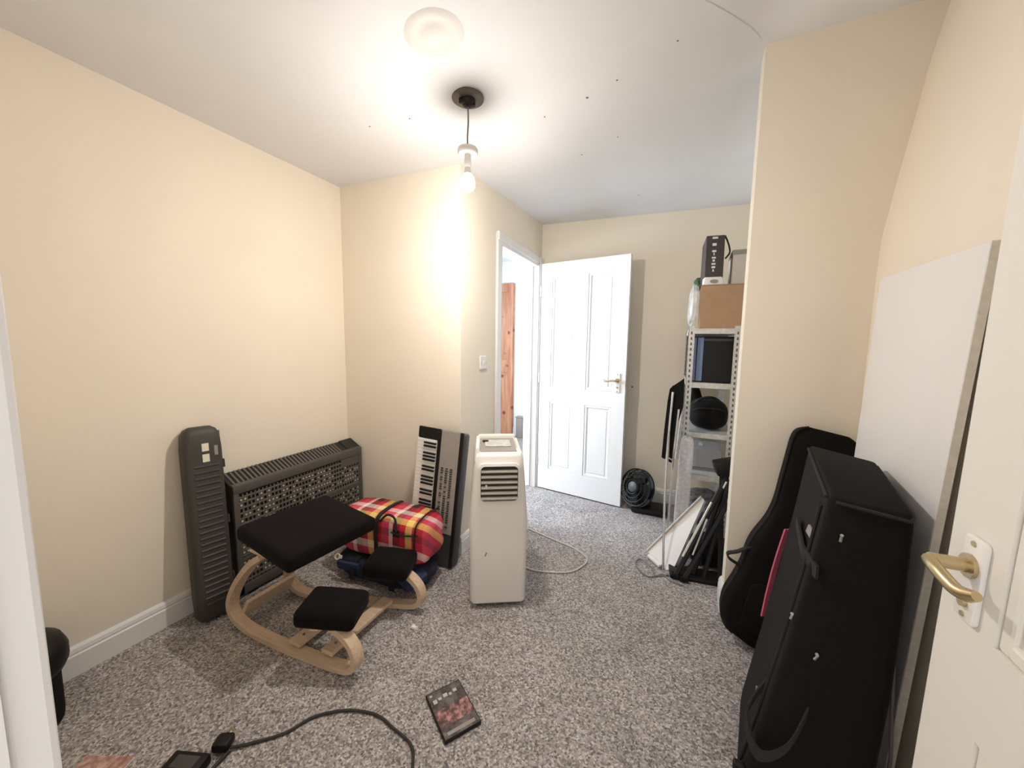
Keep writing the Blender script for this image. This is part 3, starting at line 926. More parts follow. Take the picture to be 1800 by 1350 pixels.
# ------------------------------------------------------------------ portable air conditioner
ac_x = Vector((0.246, 0.138, 0)).normalized(); ac_y = Vector((-ac_x.y, ac_x.x, 0))
ac_mx = Matrix(((ac_x.x, ac_y.x, 0, -0.748), (ac_x.y, ac_y.y, 0, 1.561), (0, 0, 1, 0), (0, 0, 0, 1)))
ac = thing('air_conditioner', 'ivory portable air conditioner with a louvred vent near the top', 'air conditioner', mx=ac_mx)
def acs(z, w, d0, d1, r=0.03):
    return [(x, y, z) for x, y in rrect(w, d1 - d0, r, 5, 0, (d0 + d1) / 2)]
t = MB()
t.loft([acs(0.022, 0.262, 0.01, 0.30, 0.02), acs(0.035, 0.278, 0.0, 0.305), acs(0.30, 0.282, 0.0, 0.31), acs(0.44, 0.286, 0.0, 0.31), acs(0.50, 0.278, 0.002, 0.31), acs(0.70, 0.246, 0.006, 0.30), acs(0.765, 0.236, 0.012, 0.295), acs(0.778, 0.222, 0.026, 0.285, 0.025)])
body = t.build('body', M['acwhite'], ac, smooth=45)
# raised sides and back of the top with the sunken control deck between
t = MB()
t.hexa([(-0.122, 0.02, 0.74), (-0.082, 0.035, 0.74), (-0.082, 0.28, 0.74), (-0.122, 0.28, 0.74), (-0.112, 0.035, 0.808), (-0.098, 0.05, 0.800), (-0.09, 0.26, 0.81), (-0.108, 0.26, 0.812)], bev=0.006)
t.hexa([(0.082, 0.035, 0.74), (0.122, 0.02, 0.74), (0.122, 0.28, 0.74), (0.082, 0.28, 0.74), (0.098, 0.12, 0.79), (0.108, 0.11, 0.792), (0.108, 0.26, 0.800), (0.09, 0.26, 0.798)], bev=0.006)
t.box((0, 0.275, 0.785), (0.20, 0.03, 0.06), bev=0.01)
t.build('top_rim', M['acwhite'], ac, smooth=45)
MB().box((0.0, 0.16, 0.783), (0.18, 0.20, 0.012), (0.07, 0, 0), bev=0.003).build('control_deck', M['acgrey'], ac)
MB().box((0.0, 0.17, 0.792), (0.13, 0.10, 0.004), (0.07, 0, 0), bev=0.001).build('control_pad', M['galv'], ac)
MB().box((-0.062, 0.20, 0.797), (0.03, 0.02, 0.006), bev=0.001).build('display', M['black'], ac)
# vent: rim, dark recess, slats
vz, vw, vh = 0.642, 0.178, 0.172
tilt = -0.02
vm = frame_mx((0, 0.006, vz), (1, 0, 0), (0, 0, 1))
t = MB()
outer = rrect(vw + 0.024, vh + 0.024, 0.03, 5); inner = rrect(vw, vh, 0.022, 5)
bmx = t.bm
ra = [bmx.verts.new((x, -0.010, vz + y)) for x, y in outer]; rb = [bmx.verts.new((x, -0.014, vz + y)) for x, y in inner]
rc = [bmx.verts.new((x, 0.02, vz + y)) for x, y in outer]; rd = [bmx.verts.new((x, 0.02, vz + y)) for x, y in inner]
n_ = len(ra)
for i in range(n_):
    j = (i + 1) % n_
    bmx.faces.new((ra[i], ra[j], rb[j], rb[i])); bmx.faces.new((rb[i], rb[j], rd[j], rd[i])); bmx.faces.new((rc[i], rc[j], ra[j], ra[i]))
bmesh.ops.recalc_face_normals(bmx, faces=bmx.faces)
t.build('vent_rim', M['acwhite'], ac, smooth=40)
MB().prism(inner, -0.002, 0.001, mx=frame_mx((0, -0.001, vz), (1, 0, 0), (0, 0, 1))).build('vent_recess', M['acdark'], ac)
s0 = None
for k in range(6):
    z = vz + vh / 2 - 0.026 - k * 0.0265
    if s0 is None:
        s0 = MB().box((0, 0, 0), (vw - 0.004, 0.014, 0.0115), (0.25, 0, 0), bev=0.002, seg=1).build('vent_slat', M['ackey'], ac)
        s0.location = (0, -0.007, z)
    else:
        c = clone(s0); c.location = (0, -0.007, z)
MB().box((-0.062, -0.008, vz - 0.012), (0.010, 0.010, 0.014), bev=0.002).build('vent_lever', M['acwhite'], ac)
t = MB(); t.box((-0.062, -0.0015, 0.285), (0.006, 0.004, 0.02), (0, 0.35, 0)); t.build('scuff_mark', M['acgrey'], ac)
MB().box((0, 0.15, 0.016), (0.23, 0.25, 0.014)).build('base_plate', M['black'], ac)
for sx in (-1, 1):
    for yy in (0.04, 0.26):
        MB().cyl((sx * 0.10 - 0.009, yy, 0.012), (sx * 0.10 + 0.009, yy, 0.012), 0.012, 12).build('castor', M['black'], ac)
cabz = 0.006
MB().tube(spline([(-0.845, 1.87, 0.02), (-0.79, 1.93, cabz), (-0.68, 1.925, cabz), (-0.533, 1.975, cabz), (-0.467, 2.042, cabz), (-0.438, 2.164, cabz), (-0.538, 2.251, cabz), (-0.643, 2.286, cabz), (-0.78, 2.33, cabz), (-0.90, 2.37, cabz)], 8), 0.0045, 8).build('power_cord', M['cablew'], ac, smooth=60, mx=ac_mx.inverted())

# ------------------------------------------------------------------ desk fan by the door
fan = thing('desk_fan', 'small black round fan standing on the carpet by the white door', 'fan', (-0.175, 3.06, 0.0), (0, 0, 0))
fm = T((-0.075, -0.075, 0.205), (math.radians(72), 0, math.radians(-38)))
t = MB()
for R_, zz in ((0.142, 0.0), (0.142, 0.045), (0.115, -0.022), (0.085, -0.032), (0.055, -0.036), (0.115, 0.068), (0.075, 0.08)):
    t.torus((0, 0, 0), R_, 0.0035 if abs(R_ - 0.142) > 0.01 else 0.006, mx=Matrix.Translation((0, 0, -zz)), seg=36, ms=5)
for k in range(28):
    a = 2 * PI * k / 28
    ca, sa = math.cos(a), math.sin(a)
    t.tube([(0.04 * ca, 0.04 * sa, 0.036), (0.09 * ca, 0.09 * sa, 0.031), (0.125 * ca, 0.125 * sa, 0.017), (0.142 * ca, 0.142 * sa, 0)], 0.0018, 4)
    t.tube([(0.142 * ca, 0.142 * sa, -0.045), (0.115 * ca, 0.115 * sa, -0.068), (0.05 * ca, 0.05 * sa, -0.085)], 0.0018, 4)
t.build('cage', M['black'], fan, smooth=60, mx=fm)
MB().lathe([(0, 0.042), (0.03, 0.041), (0.042, 0.034), (0.042, 0.026), (0, 0.026)], 20).build('cage_badge', M['kbdark'], fan, smooth=40, mx=fm)
for k in range(4):
    a = k * PI / 2
    bl = MB()
    secs = []
    for r_, w_, tw in ((0.02, 0.02, 0.5), (0.06, 0.045, 0.4), (0.10, 0.055, 0.3), (0.122, 0.035, 0.25)):
        c_ = Vector((r_, 0, -0.02))
        dv = Vector((0, math.cos(tw), math.sin(tw)))
        nv = Vector((0, -math.sin(tw), math.cos(tw))) * 0.0015
        secs.append([c_ - dv * w_ - nv, c_ + dv * w_ - nv, c_ + dv * w_ + nv, c_ - dv * w_ + nv])
    bl.loft(secs).build('blade', M['acgrey'] if False else M['black'], fan, mx=fm @ Matrix.Rotation(a, 4, 'Z'))
MB().lathe([(0, -0.14), (0.035, -0.135), (0.05, -0.10), (0.10, -0.075), (0.132, -0.055), (0.13, -0.052), (0.02, -0.05), (0, -0.03)], 28).build('motor', M['black'], fan, smooth=40, mx=fm)
t = MB().box((0.03, 0.0, 0.025), (0.26, 0.19, 0.05), bev=0.02)
t.hexa([(-0.03, -0.03, 0.03), (0.05, -0.03, 0.03), (0.05, 0.05, 0.03), (-0.03, 0.05, 0.03), (-0.045, -0.02, 0.19), (0.005, -0.02, 0.19), (0.005, 0.03, 0.19), (-0.045, 0.03, 0.19)], bev=0.008)
t.build('stand', M['black'], fan, smooth=40)

# ------------------------------------------------------------------ galvanised shelving unit and what is on it
SX0, SX1, SY0, SY1 = 0.052, 0.332, 2.55, 3.22
sh = thing('shelving_unit', 'galvanised steel shelving unit with slotted posts in the alcove', 'shelf', (SX0, SY0, 0.0))
shelf_z = [0.12, 0.505, 0.775, 1.085, 1.415]
for px_, sx in ((0.0, 1), (SX1 - SX0, -1)):
    for py_, sy in ((0.0, 1), (SY1 - SY0, -1)):
        t = MB()
        t.box((px_ + sx * 0.0175, py_ + sy * 0.001, 0.715), (0.035, 0.002, 1.43)); t.box((px_ + sx * 0.001, py_ + sy * 0.0175, 0.715), (0.002, 0.035, 1.43))
        po = t.build('post', M['galv'], sh)
        t = MB()
        for k in range(42):
            z = 0.035 + k * 0.033
            t.box((px_ + sx * 0.0175, py_ - sy * 0.0006 if sy > 0 else py_ + 0.0006, z), (0.008, 0.0014, 0.016))
            t.box((px_ + (-0.0006 if sx > 0 else 0.0006), py_ + sy * 0.0175, z), (0.0014, 0.008, 0.016))
        so = t.build('post_slots', M['hole'], po); so['kind'] = 'stuff'
for z in shelf_z:
    t = MB()
    w, d = SX1 - SX0, SY1 - SY0
    t.box((w / 2, d / 2, z - 0.002), (w - 0.006, d - 0.006, 0.004)); t.box((w / 2, 0.004, z - 0.016), (w - 0.006, 0.004, 0.032), bev=0.001); t.box((w / 2, d - 0.004, z - 0.016), (w - 0.006, 0.004, 0.032))
    t.box((0.004, d / 2, z - 0.016), (0.004, d - 0.006, 0.032)); t.box((w - 0.004, d / 2, z - 0.016), (0.004, d - 0.006, 0.032))
    t.build('shelf_board', M['galv'], sh)

# cardboard box on top
cb = thing('cardboard_box', 'plain brown cardboard box on top of the shelving unit', 'box', (0.225, 2.77, 1.416))
t = MB().box((0, 0, 0.131), (0.23, 0.30, 0.262), bev=0.003)
t.build('carton', M['card'], cb)
for s in (-1, 1):
    MB().box((s * 0.0585, 0, 0.265), (0.114, 0.298, 0.004)).build('flap', M['card'], cb)
pf = soft_box((0, 0, 0), (0.056, 0.24, 0.27), (0, 0.04, 0.0), 21, 0.03, 2.6)
tag(pf.build('plastic_film', M['film'], smooth=80, mx=T((0.072, 2.72, 1.566))), 'crumpled clear plastic film bundle left of the brown cardboard box', 'packaging')
# things on the cardboard box
tz = 1.416 + 0.268
tnb = thing('toner_box', 'tall dark printed box with a white vertical strip, on the cardboard box', 'box', (0.168, 2.72, tz), (0, 0, 0.10))
t = MB(); t.hexa([(-0.052, -0.07, 0.045), (0.05, -0.07, 0.045), (0.05, 0.09, 0.0), (-0.052, 0.09, 0.0), (-0.052, -0.055, 0.30), (0.05, -0.055, 0.30), (0.05, 0.09, 0.27), (-0.052, 0.09, 0.27)], bev=0.003)
t.build('carton', M['toner'], tnb)
# vertical printed strip with block strokes like lettering
t = MB()
for k, (dz, w_, h_) in enumerate(((0.245, 0.022, 0.016), (0.205, 0.022, 0.012), (0.187, 0.006, 0.014), (0.165, 0.022, 0.010), (0.148, 0.012, 0.012), (0.128, 0.022, 0.010), (0.108, 0.020, 0.012), (0.088, 0.008, 0.014))):
    t.box((-0.006, -0.0685 + 0.015 * (dz - 0.045) / 0.255 - 0.001, dz), (w_, 0.002, h_), (-0.058, 0, 0))
t.box((-0.004, -0.056, 0.285), (0.03, 0.002, 0.012), (-0.058, 0, 0))
t.build('printed_lettering', M['label'], tnb)['kind'] = 'stuff'
t = MB(); t.hexa([(-0.058, -0.085, 0.0), (0.055, -0.085, 0.0), (0.052, 0.0, 0.0), (-0.055, 0.0, 0.0), (-0.052, -0.072, 0.05), (0.045, -0.072, 0.05), (0.045, 0.0, 0.05), (-0.052, 0.0, 0.05)], bev=0.006)
t.build('pale_base', M['white'], tnb, smooth=40)
t = MB(); t.lathe([(0, 0), (0.022, 0), (0.022, 0.006), (0, 0.006)], 16, mx=T((0, -0.082, 0.02), (1.45, 0, 0)) @ Matrix.Scale(0.5, 4, (0, 1, 0)))
t.build('base_slot', M['acgrey'], tnb)
MB().tube(spline([(0.05, -0.05, 0.295), (0.075, -0.03, 0.25), (0.085, -0.03, 0.20), (0.06, -0.05, 0.16)], 5), 0.005, 6).build('carry_strap', M['strap'], tnb)
gb = thing('storage_box', 'pale grey box with a darker lid beside the dark printed box on top', 'box', (0.36, 2.80, tz), (0, 0, 0.0))
MB().box((0, 0, 0.095), (0.17, 0.20, 0.185), bev=0.003).build('box_body', M['greybox'], gb)
MB().box((0, 0, 0.198), (0.18, 0.21, 0.028), bev=0.004).build('lid', M['greylid'], gb, label='darker grey-green lid')
MB().box((0.045, -0.1005, 0.095), (0.05, 0.002, 0.17)).build('side_label', M['white'], gb)
tag(soft_box((0, 0, 0.04), (0.07, 0.14, 0.085), (0, 0, 0), 33, 0.03, 2.4).build('green_cloth', M['green'], smooth=80, mx=T((0.105, 2.88, tz))),
    'dark green cloth bundle behind the dark printed box on the cardboard box', 'cloth')
# shelf 1: black case with blue side
sc = thing('computer_case', 'black computer case with a shiny blue strip on the uppermost covered shelf', 'computer', (0.20, 2.88, 1.086))
MB().box((0.0, 0, 0.142), (0.232, 0.56, 0.28), bev=0.004).build('case_body', M['black'], sc)
MB().box((-0.075, -0.282, 0.142), (0.034, 0.006, 0.27), bev=0.002).build('blue_strip', M['steelblue'], sc, label='shiny blue strip')
MB().box((-0.105, -0.281, 0.142), (0.016, 0.005, 0.27), bev=0.002).build('side_strip', M['steelblue'], sc)
MB().box((0.02, -0.282, 0.262), (0.15, 0.004, 0.012)).build('drive_slot', M['kbdark'], sc)
# shelf 2: black bags
cbg = thing('camera_bag', 'rounded black camera bag on the middle shelf of the metal unit', 'bag', (0.200, 2.75, 0.777))
soft_box((0, 0, 0.094), (0.225, 0.30, 0.185), (0, 0, 0), 41, 0.008, 3.0).build('bag_body', M['nylon'], cbg, smooth=80)
MB().tube(spline([(-0.095, -0.06, 0.14), (-0.05, -0.07, 0.195), (0.03, -0.07, 0.203), (0.10, -0.06, 0.14)], 6), 0.008, 8).build('carry_handle', M['strap'], cbg, smooth=60)
MB().strip(spline([(-0.10, -0.11, 0.12), (-0.05, -0.148, 0.145), (0.05, -0.148, 0.145), (0.10, -0.11, 0.12)], 6), (0, 0, 1), 0.008, 0.003).build('zip', M['strap'], cbg)
sbg = thing('small_bag', 'small soft black pouch standing behind the camera bag on the shelf', 'bag', (0.125, 3.0, 0.777))
soft_box((0, 0, 0.115), (0.11, 0.14, 0.23), (0, 0.0, 0), 43, 0.02, 2.5).build('pouch_body', M['nylon'], sbg, smooth=80)
MB().tube(spline([(-0.03, 0, 0.20), (0, 0, 0.262), (0.035, 0, 0.205)], 6), 0.006, 8).build('pouch_loop', M['strap'], sbg)
# shelf 3: clear box and white box
clb = thing('clear_storage_box', 'smoky clear plastic box under the black camera bag', 'box', (0.215, 2.86, 0.507))
t = MB()
for sx, sy, w_, d_ in ((-1, 0, 0.003, 0.40), (1, 0, 0.003, 0.40), (0, -1, 0.21, 0.003), (0, 1, 0.21, 0.003)):
    t.box((sx * 0.105, sy * 0.20, 0.10), (w_, d_, 0.20))
t.box((0, 0, 0.002), (0.21, 0.40, 0.004))
t.build('box_body', M['smoke'], clb)
MB().box((0, 0, 0.207), (0.222, 0.412, 0.016), bev=0.003).build('lid', M['smoke'], clb)
MB().cyl((-0.05, -0.203, 0.175), (-0.05, -0.21, 0.175), 0.012, 12).build('clip', M['white'], clb)
tag(MB().box((0, 0, 0.057), (0.17, 0.30, 0.112), bev=0.004).build('white_box', M['bluewhite'], mx=T((0.205, 2.855, 0.513))), 'pale white box inside the smoky clear storage box', 'box')
tag(soft_box((0, 0, 0.09), (0.24, 0.40, 0.18), (0, 0, 0), 47, 0.03, 2.6).build('cable_bundle', mat('tangled_dark_leads', (0.07, 0.06, 0.055), 0.7, noise=0.8, scale=35, bump=1.0, bscale=60), smooth=80, mx=T((0.205, 2.83, 0.123))), 'tangled dark leads heaped on the bottom shelf of the unit', 'cables')

# ------------------------------------------------------------------ leaning things in front of the shelves
fc = thing('folding_chair', 'folded chair with silver tube legs and black fabric back beside the shelves', 'chair', (0.0, 2.52, 0.0))
F = lambda x, y, z: (x, y - 2.52, z)
for a in ([(-0.012, 2.262, 0.0), (-0.024, 2.345, 0.345), (-0.027, 2.395, 0.648), (-0.023, 2.402, 0.824), (-0.015, 2.405, 1.035)],
          [(-0.001, 2.60, 0.0), (0.006, 2.55, 0.35), (0.008, 2.41, 0.617), (0.013, 2.405, 0.758), (0.022, 2.405, 0.935)]):
    MB().tube(spline([F(*p) for p in a], 5), 0.0068, 10).build('leg', M['chrome'], fc, smooth=60)
MB().tube([F(-0.026, 2.40, 0.64), F(0.008, 2.415, 0.617)], 0.005, 8).build('cross_tube', M['chrome'], fc, smooth=60)
def slab(rows):
    return MB().loft([[F(x0, y, z0), F(x1, y, z1), F(x1, y + 0.022, z1), F(x0, y + 0.022, z0)] for x0, z0, x1, z1, y in rows])
slab([(-0.058, 0.628, -0.036, 0.618, 2.415), (-0.052, 0.80, -0.026, 0.80, 2.415), (-0.042, 0.98, -0.018, 0.98, 2.415), (-0.034, 1.05, -0.014, 1.075, 2.415)]).build('fabric_back', M['blackmatt'], fc)
slab([(-0.018, 0.606, 0.004, 0.600, 2.418), (-0.018, 0.80, 0.012, 0.80, 2.418), (-0.016, 0.93, 0.045, 0.945, 2.418), (-0.015, 1.07, 0.043, 1.118, 2.418)]).build('fabric_seat', M['blackmatt'], fc)
MB().tube(spline([F(0.048, 2.45, 0.95), F(0.040, 2.455, 0.85), F(0.025, 2.46, 0.62)], 4), 0.009, 8).build('inner_tube', M['galv'], fc, smooth=60)

pr_ = soft_box((0, 0, 0), (0.078, 0.07, 0.74), (0, 0, 0), 51, 0.008, 8.0)
tag(pr_.build('plastic_roll', M['filmroll'], smooth=80, mx=T((0.074, 2.485, 0.385), (0.03, 0.02, 0.0))), 'upright roll of crinkled clear plastic sheeting in front of the shelves', 'roll')

# white tapered panel with cable
wp = thing('tapered_board', 'white tapered board leaning low behind a silver leg of the folded chair', 'board', (0, 2.40, 0))
q0 = [(-0.110, -0.03, 0.035), (0.005, -0.135, 0.000), (0.045, -0.125, 0.012), (0.192, 0.05, 0.385), (0.176, 0.055, 0.405)]
v = [Vector(p) for p in q0]
nn = (v[1] - v[0]).cross(v[3] - v[0]).normalized()
if nn.y < 0:
    nn = -nn
t = MB(); t.loft([[p for p in v], [p + nn * 0.022 for p in v]]); t.build('panel_sheet', M['white'], wp)
t = MB(); t.tube([v[0] - nn * 0.002, v[4] - nn * 0.002], 0.007, 8); t.build('panel_edge', M['greybox'], wp, smooth=60)
MB().box(v[0] + Vector((0.05, -0.07, -0.012)), (0.10, 0.03, 0.02), (0, 0.15, -0.75), bev=0.006).build('panel_foot', M['white'], wp)
tag(MB().tube(spline([(0.02, 2.21, 0.006), (-0.05, 2.17, 0.006), (-0.07, 2.24, 0.006), (-0.14, 2.31, 0.006), (-0.165, 2.26, 0.006), (-0.14, 2.19, 0.006), (-0.09, 2.145, 0.006), (-0.055, 2.16, 0.006), (-0.01, 2.20, 0.006), (0.03, 2.155, 0.006), (0.10, 2.14, 0.006)], 7), 0.004, 6).build('looped_lead', M['cableg'], smooth=60),
    'thin grey lead looped on the carpet in front of the tapered white board', 'cable')

# folded black stands
def stand(name, label, segs, r, m, silver=None):
    o = thing(name, label, 'stand', segs[0][0])
    O_ = Vector(segs[0][0])
    for a, b in segs:
        a, b = Vector(a) - O_, Vector(b) - O_
        d = (b - a)
        mm = frame_mx((a + b) / 2, d, (0.3, 1, 0.1))
        MB().box((0, 0, 0), (d.length, r * 2, r * 2), bev=r * 0.4, seg=1).build('bar', m, o, mx=mm)
    if silver:
        for a, b in silver:
            a, b = Vector(a) - O_, Vector(b) - O_
            MB().cyl(a, b, r * 0.45, 8).build('silver_tube', M['chrome'], o, label='silver tube')
    for e in (segs[0][0], segs[-1][0]):
        p = Vector(e) - O_
        MB().box(p + Vector((0, 0, 0.006)), (r * 3, r * 3, 0.024), bev=0.004).build('rubber_foot', M['blackmatt'], o)
    return o
stand('folded_stand', 'folded black stand with bright silver tubes leaning right of the white tapered board',
      [((0.055, 2.20, 0.012), (0.265, 2.34, 0.52)), ((0.10, 2.19, 0.012), (0.30, 2.33, 0.44))], 0.014, M['black'],
      [((0.085, 2.18, 0.15), (0.215, 2.27, 0.45))])
stand('tripod_stand', 'black folded tripod stand with thick legs closest to the pillar',
      [((0.145, 2.25, 0.012), (0.30, 2.40, 0.60)), ((0.20, 2.25, 0.012), (0.31, 2.38, 0.56)), ((0.285, 2.28, 0.012), (0.27, 2.42, 0.60))], 0.012, M['black'],
      [((0.19, 2.30, 0.30), (0.29, 2.36, 0.55)), ((0.135, 2.22, 0.15), (0.20, 2.27, 0.35))])
tag(MB().box((0, 0, 0.03), (0.12, 0.10, 0.075), (0, -0.3, 0.1), bev=0.01).build('clamp_head', M['black'], smooth=40, mx=T((0.285, 2.39, 0.60))), 'black clamp head with a pale top resting on the tripod stand', 'stand')
db = thing('equipment_bag', 'low black equipment bag lying on the carpet behind the folded stands', 'bag', (0.232, 2.445, 0.0))
soft_box((0, 0, 0.09), (0.21, 0.17, 0.18), (0, 0, 0), 61, 0.015, 3.2).build('bag_body', M['nylon'], db, smooth=80)
MB().strip(spline([(-0.05, -0.086, 0.02), (-0.05, -0.090, 0.10), (-0.045, -0.05, 0.186), (-0.045, 0.05, 0.186)], 5), (1, 0, 0), 0.025, 0.005).build('strap', M['blue'], db)
lb = MB().box((0, 0, 0.012), (0.30, 0.12, 0.024), bev=0.006)
tag(lb.build('floor_board', M['black'], smooth=40, mx=T((0.17, 2.265, 0.0), (0, 0, 0.1))), 'flat black footplate on the carpet at the feet of the stands', 'plate')

# ------------------------------------------------------------------ guitar gig bag
gx = Vector((0.165, 0.0, 0.80)).normalized()
gz = Vector((gx.x, 0.13, gx.z)).normalized()           # up the neck, leaning back to the pillar
gxr = Vector((gx.z, 0, -gx.x)).normalized()            # across
gxr = (gxr - gz * gxr.dot(gz)).normalized()
gy = gz.cross(gxr).normalized()                        # towards the wall
g_o = Vector((0.385, 1.805, -0.012))
g_mx = Matrix(((gxr.x, gy.x, gz.x, g_o.x), (gxr.y, gy.y, gz.y, g_o.y), (gxr.z, gy.z, gz.z, g_o.z), (0, 0, 0, 1)))
gg = thing('guitar_bag', 'black padded guitar bag leaning on the wall behind the larger black case', 'bag', mx=g_mx)
half = [(0.03, 0.06), (0.06, 0.14), (0.12, 0.178), (0.20, 0.185), (0.28, 0.168), (0.36, 0.155), (0.44, 0.152), (0.50, 0.140), (0.58, 0.115), (0.66, 0.105), (0.76, 0.108), (0.88, 0.112), (0.955, 0.112), (0.985, 0.098), (1.0, 0.07)]
hs = spline([(w, 0, z) for z, w in half], 3)
secs = []
for p in hs:
    w = p.x; z = p.z
    d = 0.058 if z < 0.5 else max(0.034, 0.058 - (z - 0.5) * 0.07)
    if z > 0.95:
        d *= 0.8
    if z < 0.06:
        d *= 0.7
    secs.append([(x, y, z) for x, y in rrect(2 * w, 2 * d, min(d, w) * 0.6, 4)])
MB().loft(secs).build('bag_body', M['nylon'], gg, smooth=50)
MB().tube(spline([(-w - 0.001 if False else -p.x - 0.001, -0.03, p.z) for p in hs for w in (0,)][2:], 1), 0.004, 5).build('piping', M['strap'], gg)
t = MB(); t.prism(rrect(0.22, 0.22, 0.04, 5, 0.0, 0.2), 0, 0.012, mx=frame_mx((0, -0.056, 0), (1, 0, 0), (0, 0, 1)), bev=0.004)
t.build('front_pocket', M['nylon'], gg, smooth=40)
MB().strip(spline([(-0.16, -0.02, 0.34), (-0.205, -0.03, 0.355), (-0.215, -0.03, 0.375), (-0.18, -0.03, 0.40), (-0.13, -0.03, 0.455)], 6), (0, 1, 0), 0.03, 0.006).build('side_handle', M['strap'], gg)

# ------------------------------------------------------------------ large black instrument case in front
bc = thing('large_soft_case', 'large black soft instrument case standing upright, leaning on the white board', 'case', (0.36, 1.20, 0.0))
Oc = Vector((0.36, 1.20, 0.0))
low = [(0.215, 1.14), (0.435, 1.02), (0.50, 1.38), (0.275, 1.50)]      # FL FR BR BL on the floor
top = [(0.372, 1.165, 0.930), (0.512, 1.105, 0.925), (0.598, 1.540, 0.945), (0.462, 1.685, 0.950)]
lowz = [Vector((x, y, 0.004)) - Oc for x, y in low]
topz = [Vector(p) - Oc for p in top]
def rounded_quad(q, r, n=4):
    out = []
    m = len(q)
    for i in range(m):
        p, a, b = q[i], q[i - 1], q[(i + 1) % m]
        da = (a - p).normalized(); db_ = (b - p).normalized()
        p0, p1 = p + da * r, p + db_ * r
        for k in range(n + 1):
            tt = k / n
            out.append((p0 * (1 - tt) ** 2) + (p * 2 * tt * (1 - tt)) + (p1 * tt ** 2))
    return out
secs = []
for f, sc_, r in ((0.0, 0.90, 0.02), (0.015, 0.97, 0.025), (0.05, 1.0, 0.025), (0.3, 1.03, 0.025), (0.55, 1.03, 0.025), (0.8, 1.01, 0.022), (0.96, 1.0, 0.02), (0.99, 0.985, 0.018), (1.0, 0.95, 0.016)):
    q = []
    for i in range(4):
        p = lowz[i].lerp(topz[i], f)
        if 0 < f < 1:
            p = p + Vector((0.012 * math.sin(PI * f), 0, 0))
        q.append(p)
    c_ = sum(q, Vector()) / 4
    q = [c_ + (p - c_) * sc_ for p in q]
    secs.append(rounded_quad(q, r))
MB().loft(secs).build('case_body', M['nylon'], bc, smooth=45)
# zips and piping on the left-front corner and round the lid
def on(i, j, f, u, out=0.006):
    a = lowz[i].lerp(topz[i], f) + Vector((0.012 * math.sin(PI * f), 0, 0)); b = lowz[j].lerp(topz[j], f) + Vector((0.012 * math.sin(PI * f), 0, 0))
    c_ = sum([lowz[k].lerp(topz[k], f) for k in range(4)], Vector()) / 4
    p = a.lerp(b, u); d = p - c_; d.z = 0
    return p + d.normalized() * out + d * 0.02
MB().tube(spline([on(0, 3, f, 0.12) for f in (0.04, 0.25, 0.5, 0.75, 0.95)] , 4), 0.0045, 6).build('zip', M['strap'], bc)
MB().tube([on(0, 1, 0.985, u, 0.0) + Vector((0, 0, 0.004)) for u in (0.1, 0.5, 0.92)] + [on(1, 2, 0.985, u, 0.0) + Vector((0, 0, 0.004)) for u in (0.08, 0.5, 0.95)], 0.0045, 6).build('lid_piping', M['strap'], bc)
MB().tube([on(0, 3, 0.985, u, 0.0) + Vector((0, 0, 0.004)) for u in (0.05, 0.5, 0.95)], 0.0045, 6).build('lid_piping', M['strap'], bc)
for (i, j, f, u, rt) in ((0, 1, 0.90, 0.25, 0.1), (0, 3, 0.62, 0.06, 0.3), (0, 1, 0.56, 0.30, 0.5), (0, 3, 0.28, 0.28, 0.2)):
    p = on(i, j, f, u, 0.010)
    t = MB(); t.box((0, 0, 0), (0.006, 0.004, 0.017), (0, rt, 0), bev=0.0015, seg=1); t.cyl((0, 0, 0.009), (0.0, -0.003, 0.011), 0.0038, 8)
    t.build('zip_pull', M['zip'], bc, label='metal zip pull', mx=Matrix.Translation(p))
t = MB(); pa, pb, pc = on(0, 3, 0.79, 0.55, 0.012), on(0, 3, 0.79, 0.20, 0.016), on(0, 1, 0.79, 0.10, 0.014)
t.strip([pa, pb, pc], (0, 0, 1), 0.035, 0.006); t.build('corner_strap', M['strap'], bc)
t = MB(); p = on(0, 3, 0.855, 0.16, 0.008)
t.box(p, (0.006, 0.035, 0.028), (0.4, 0, 0.2), bev=0.002); t.build('brand_tag', M['acgrey'], bc)
t = MB()
t.strip(spline([on(0, 3, 0.36, 0.15, 0.01), on(0, 3, 0.28, 0.12, 0.05), on(0, 1, 0.24, 0.12, 0.055), on(0, 1, 0.30, 0.28, 0.045), on(0, 1, 0.40, 0.36, 0.008)], 6), (0.2, 0.3, 1), 0.028, 0.007)
t.build('carry_handle', M['strap'], bc)
MB().strip([on(3, 0, f, 0.03, -0.004) + Vector((-0.010 * math.sin(PI * (f - 0.3) / 0.42), 0.01, 0)) for f in (0.33, 0.41, 0.5, 0.58, 0.67)], (0.85, 0.5, 0), 0.020, 0.006).build('red_strap', M['red'], bc, label='dull red strap')
MB().strip(spline([on(1, 2, 0.30, 0.15, 0.004), on(1, 2, 0.22, 0.10, 0.03), on(1, 2, 0.14, 0.12, 0.03), on(1, 2, 0.08, 0.2, 0.002)], 5), (0, 1, 0), 0.03, 0.006).build('side_strap', M['strap'], bc)
MB().box(on(0, 3, 0.10, 0.05, 0.012), (0.03, 0.02, 0.03), bev=0.005).build('corner_buckle', M['black'], bc)

# ------------------------------------------------------------------ tall white board against the right wall
wb = thing('tall_white_board', 'tall plain white melamine board leaning against the right wall', 'board', (0.60, 1.53, 0.0))
Ob = Vector((0.60, 1.53, 0.0))
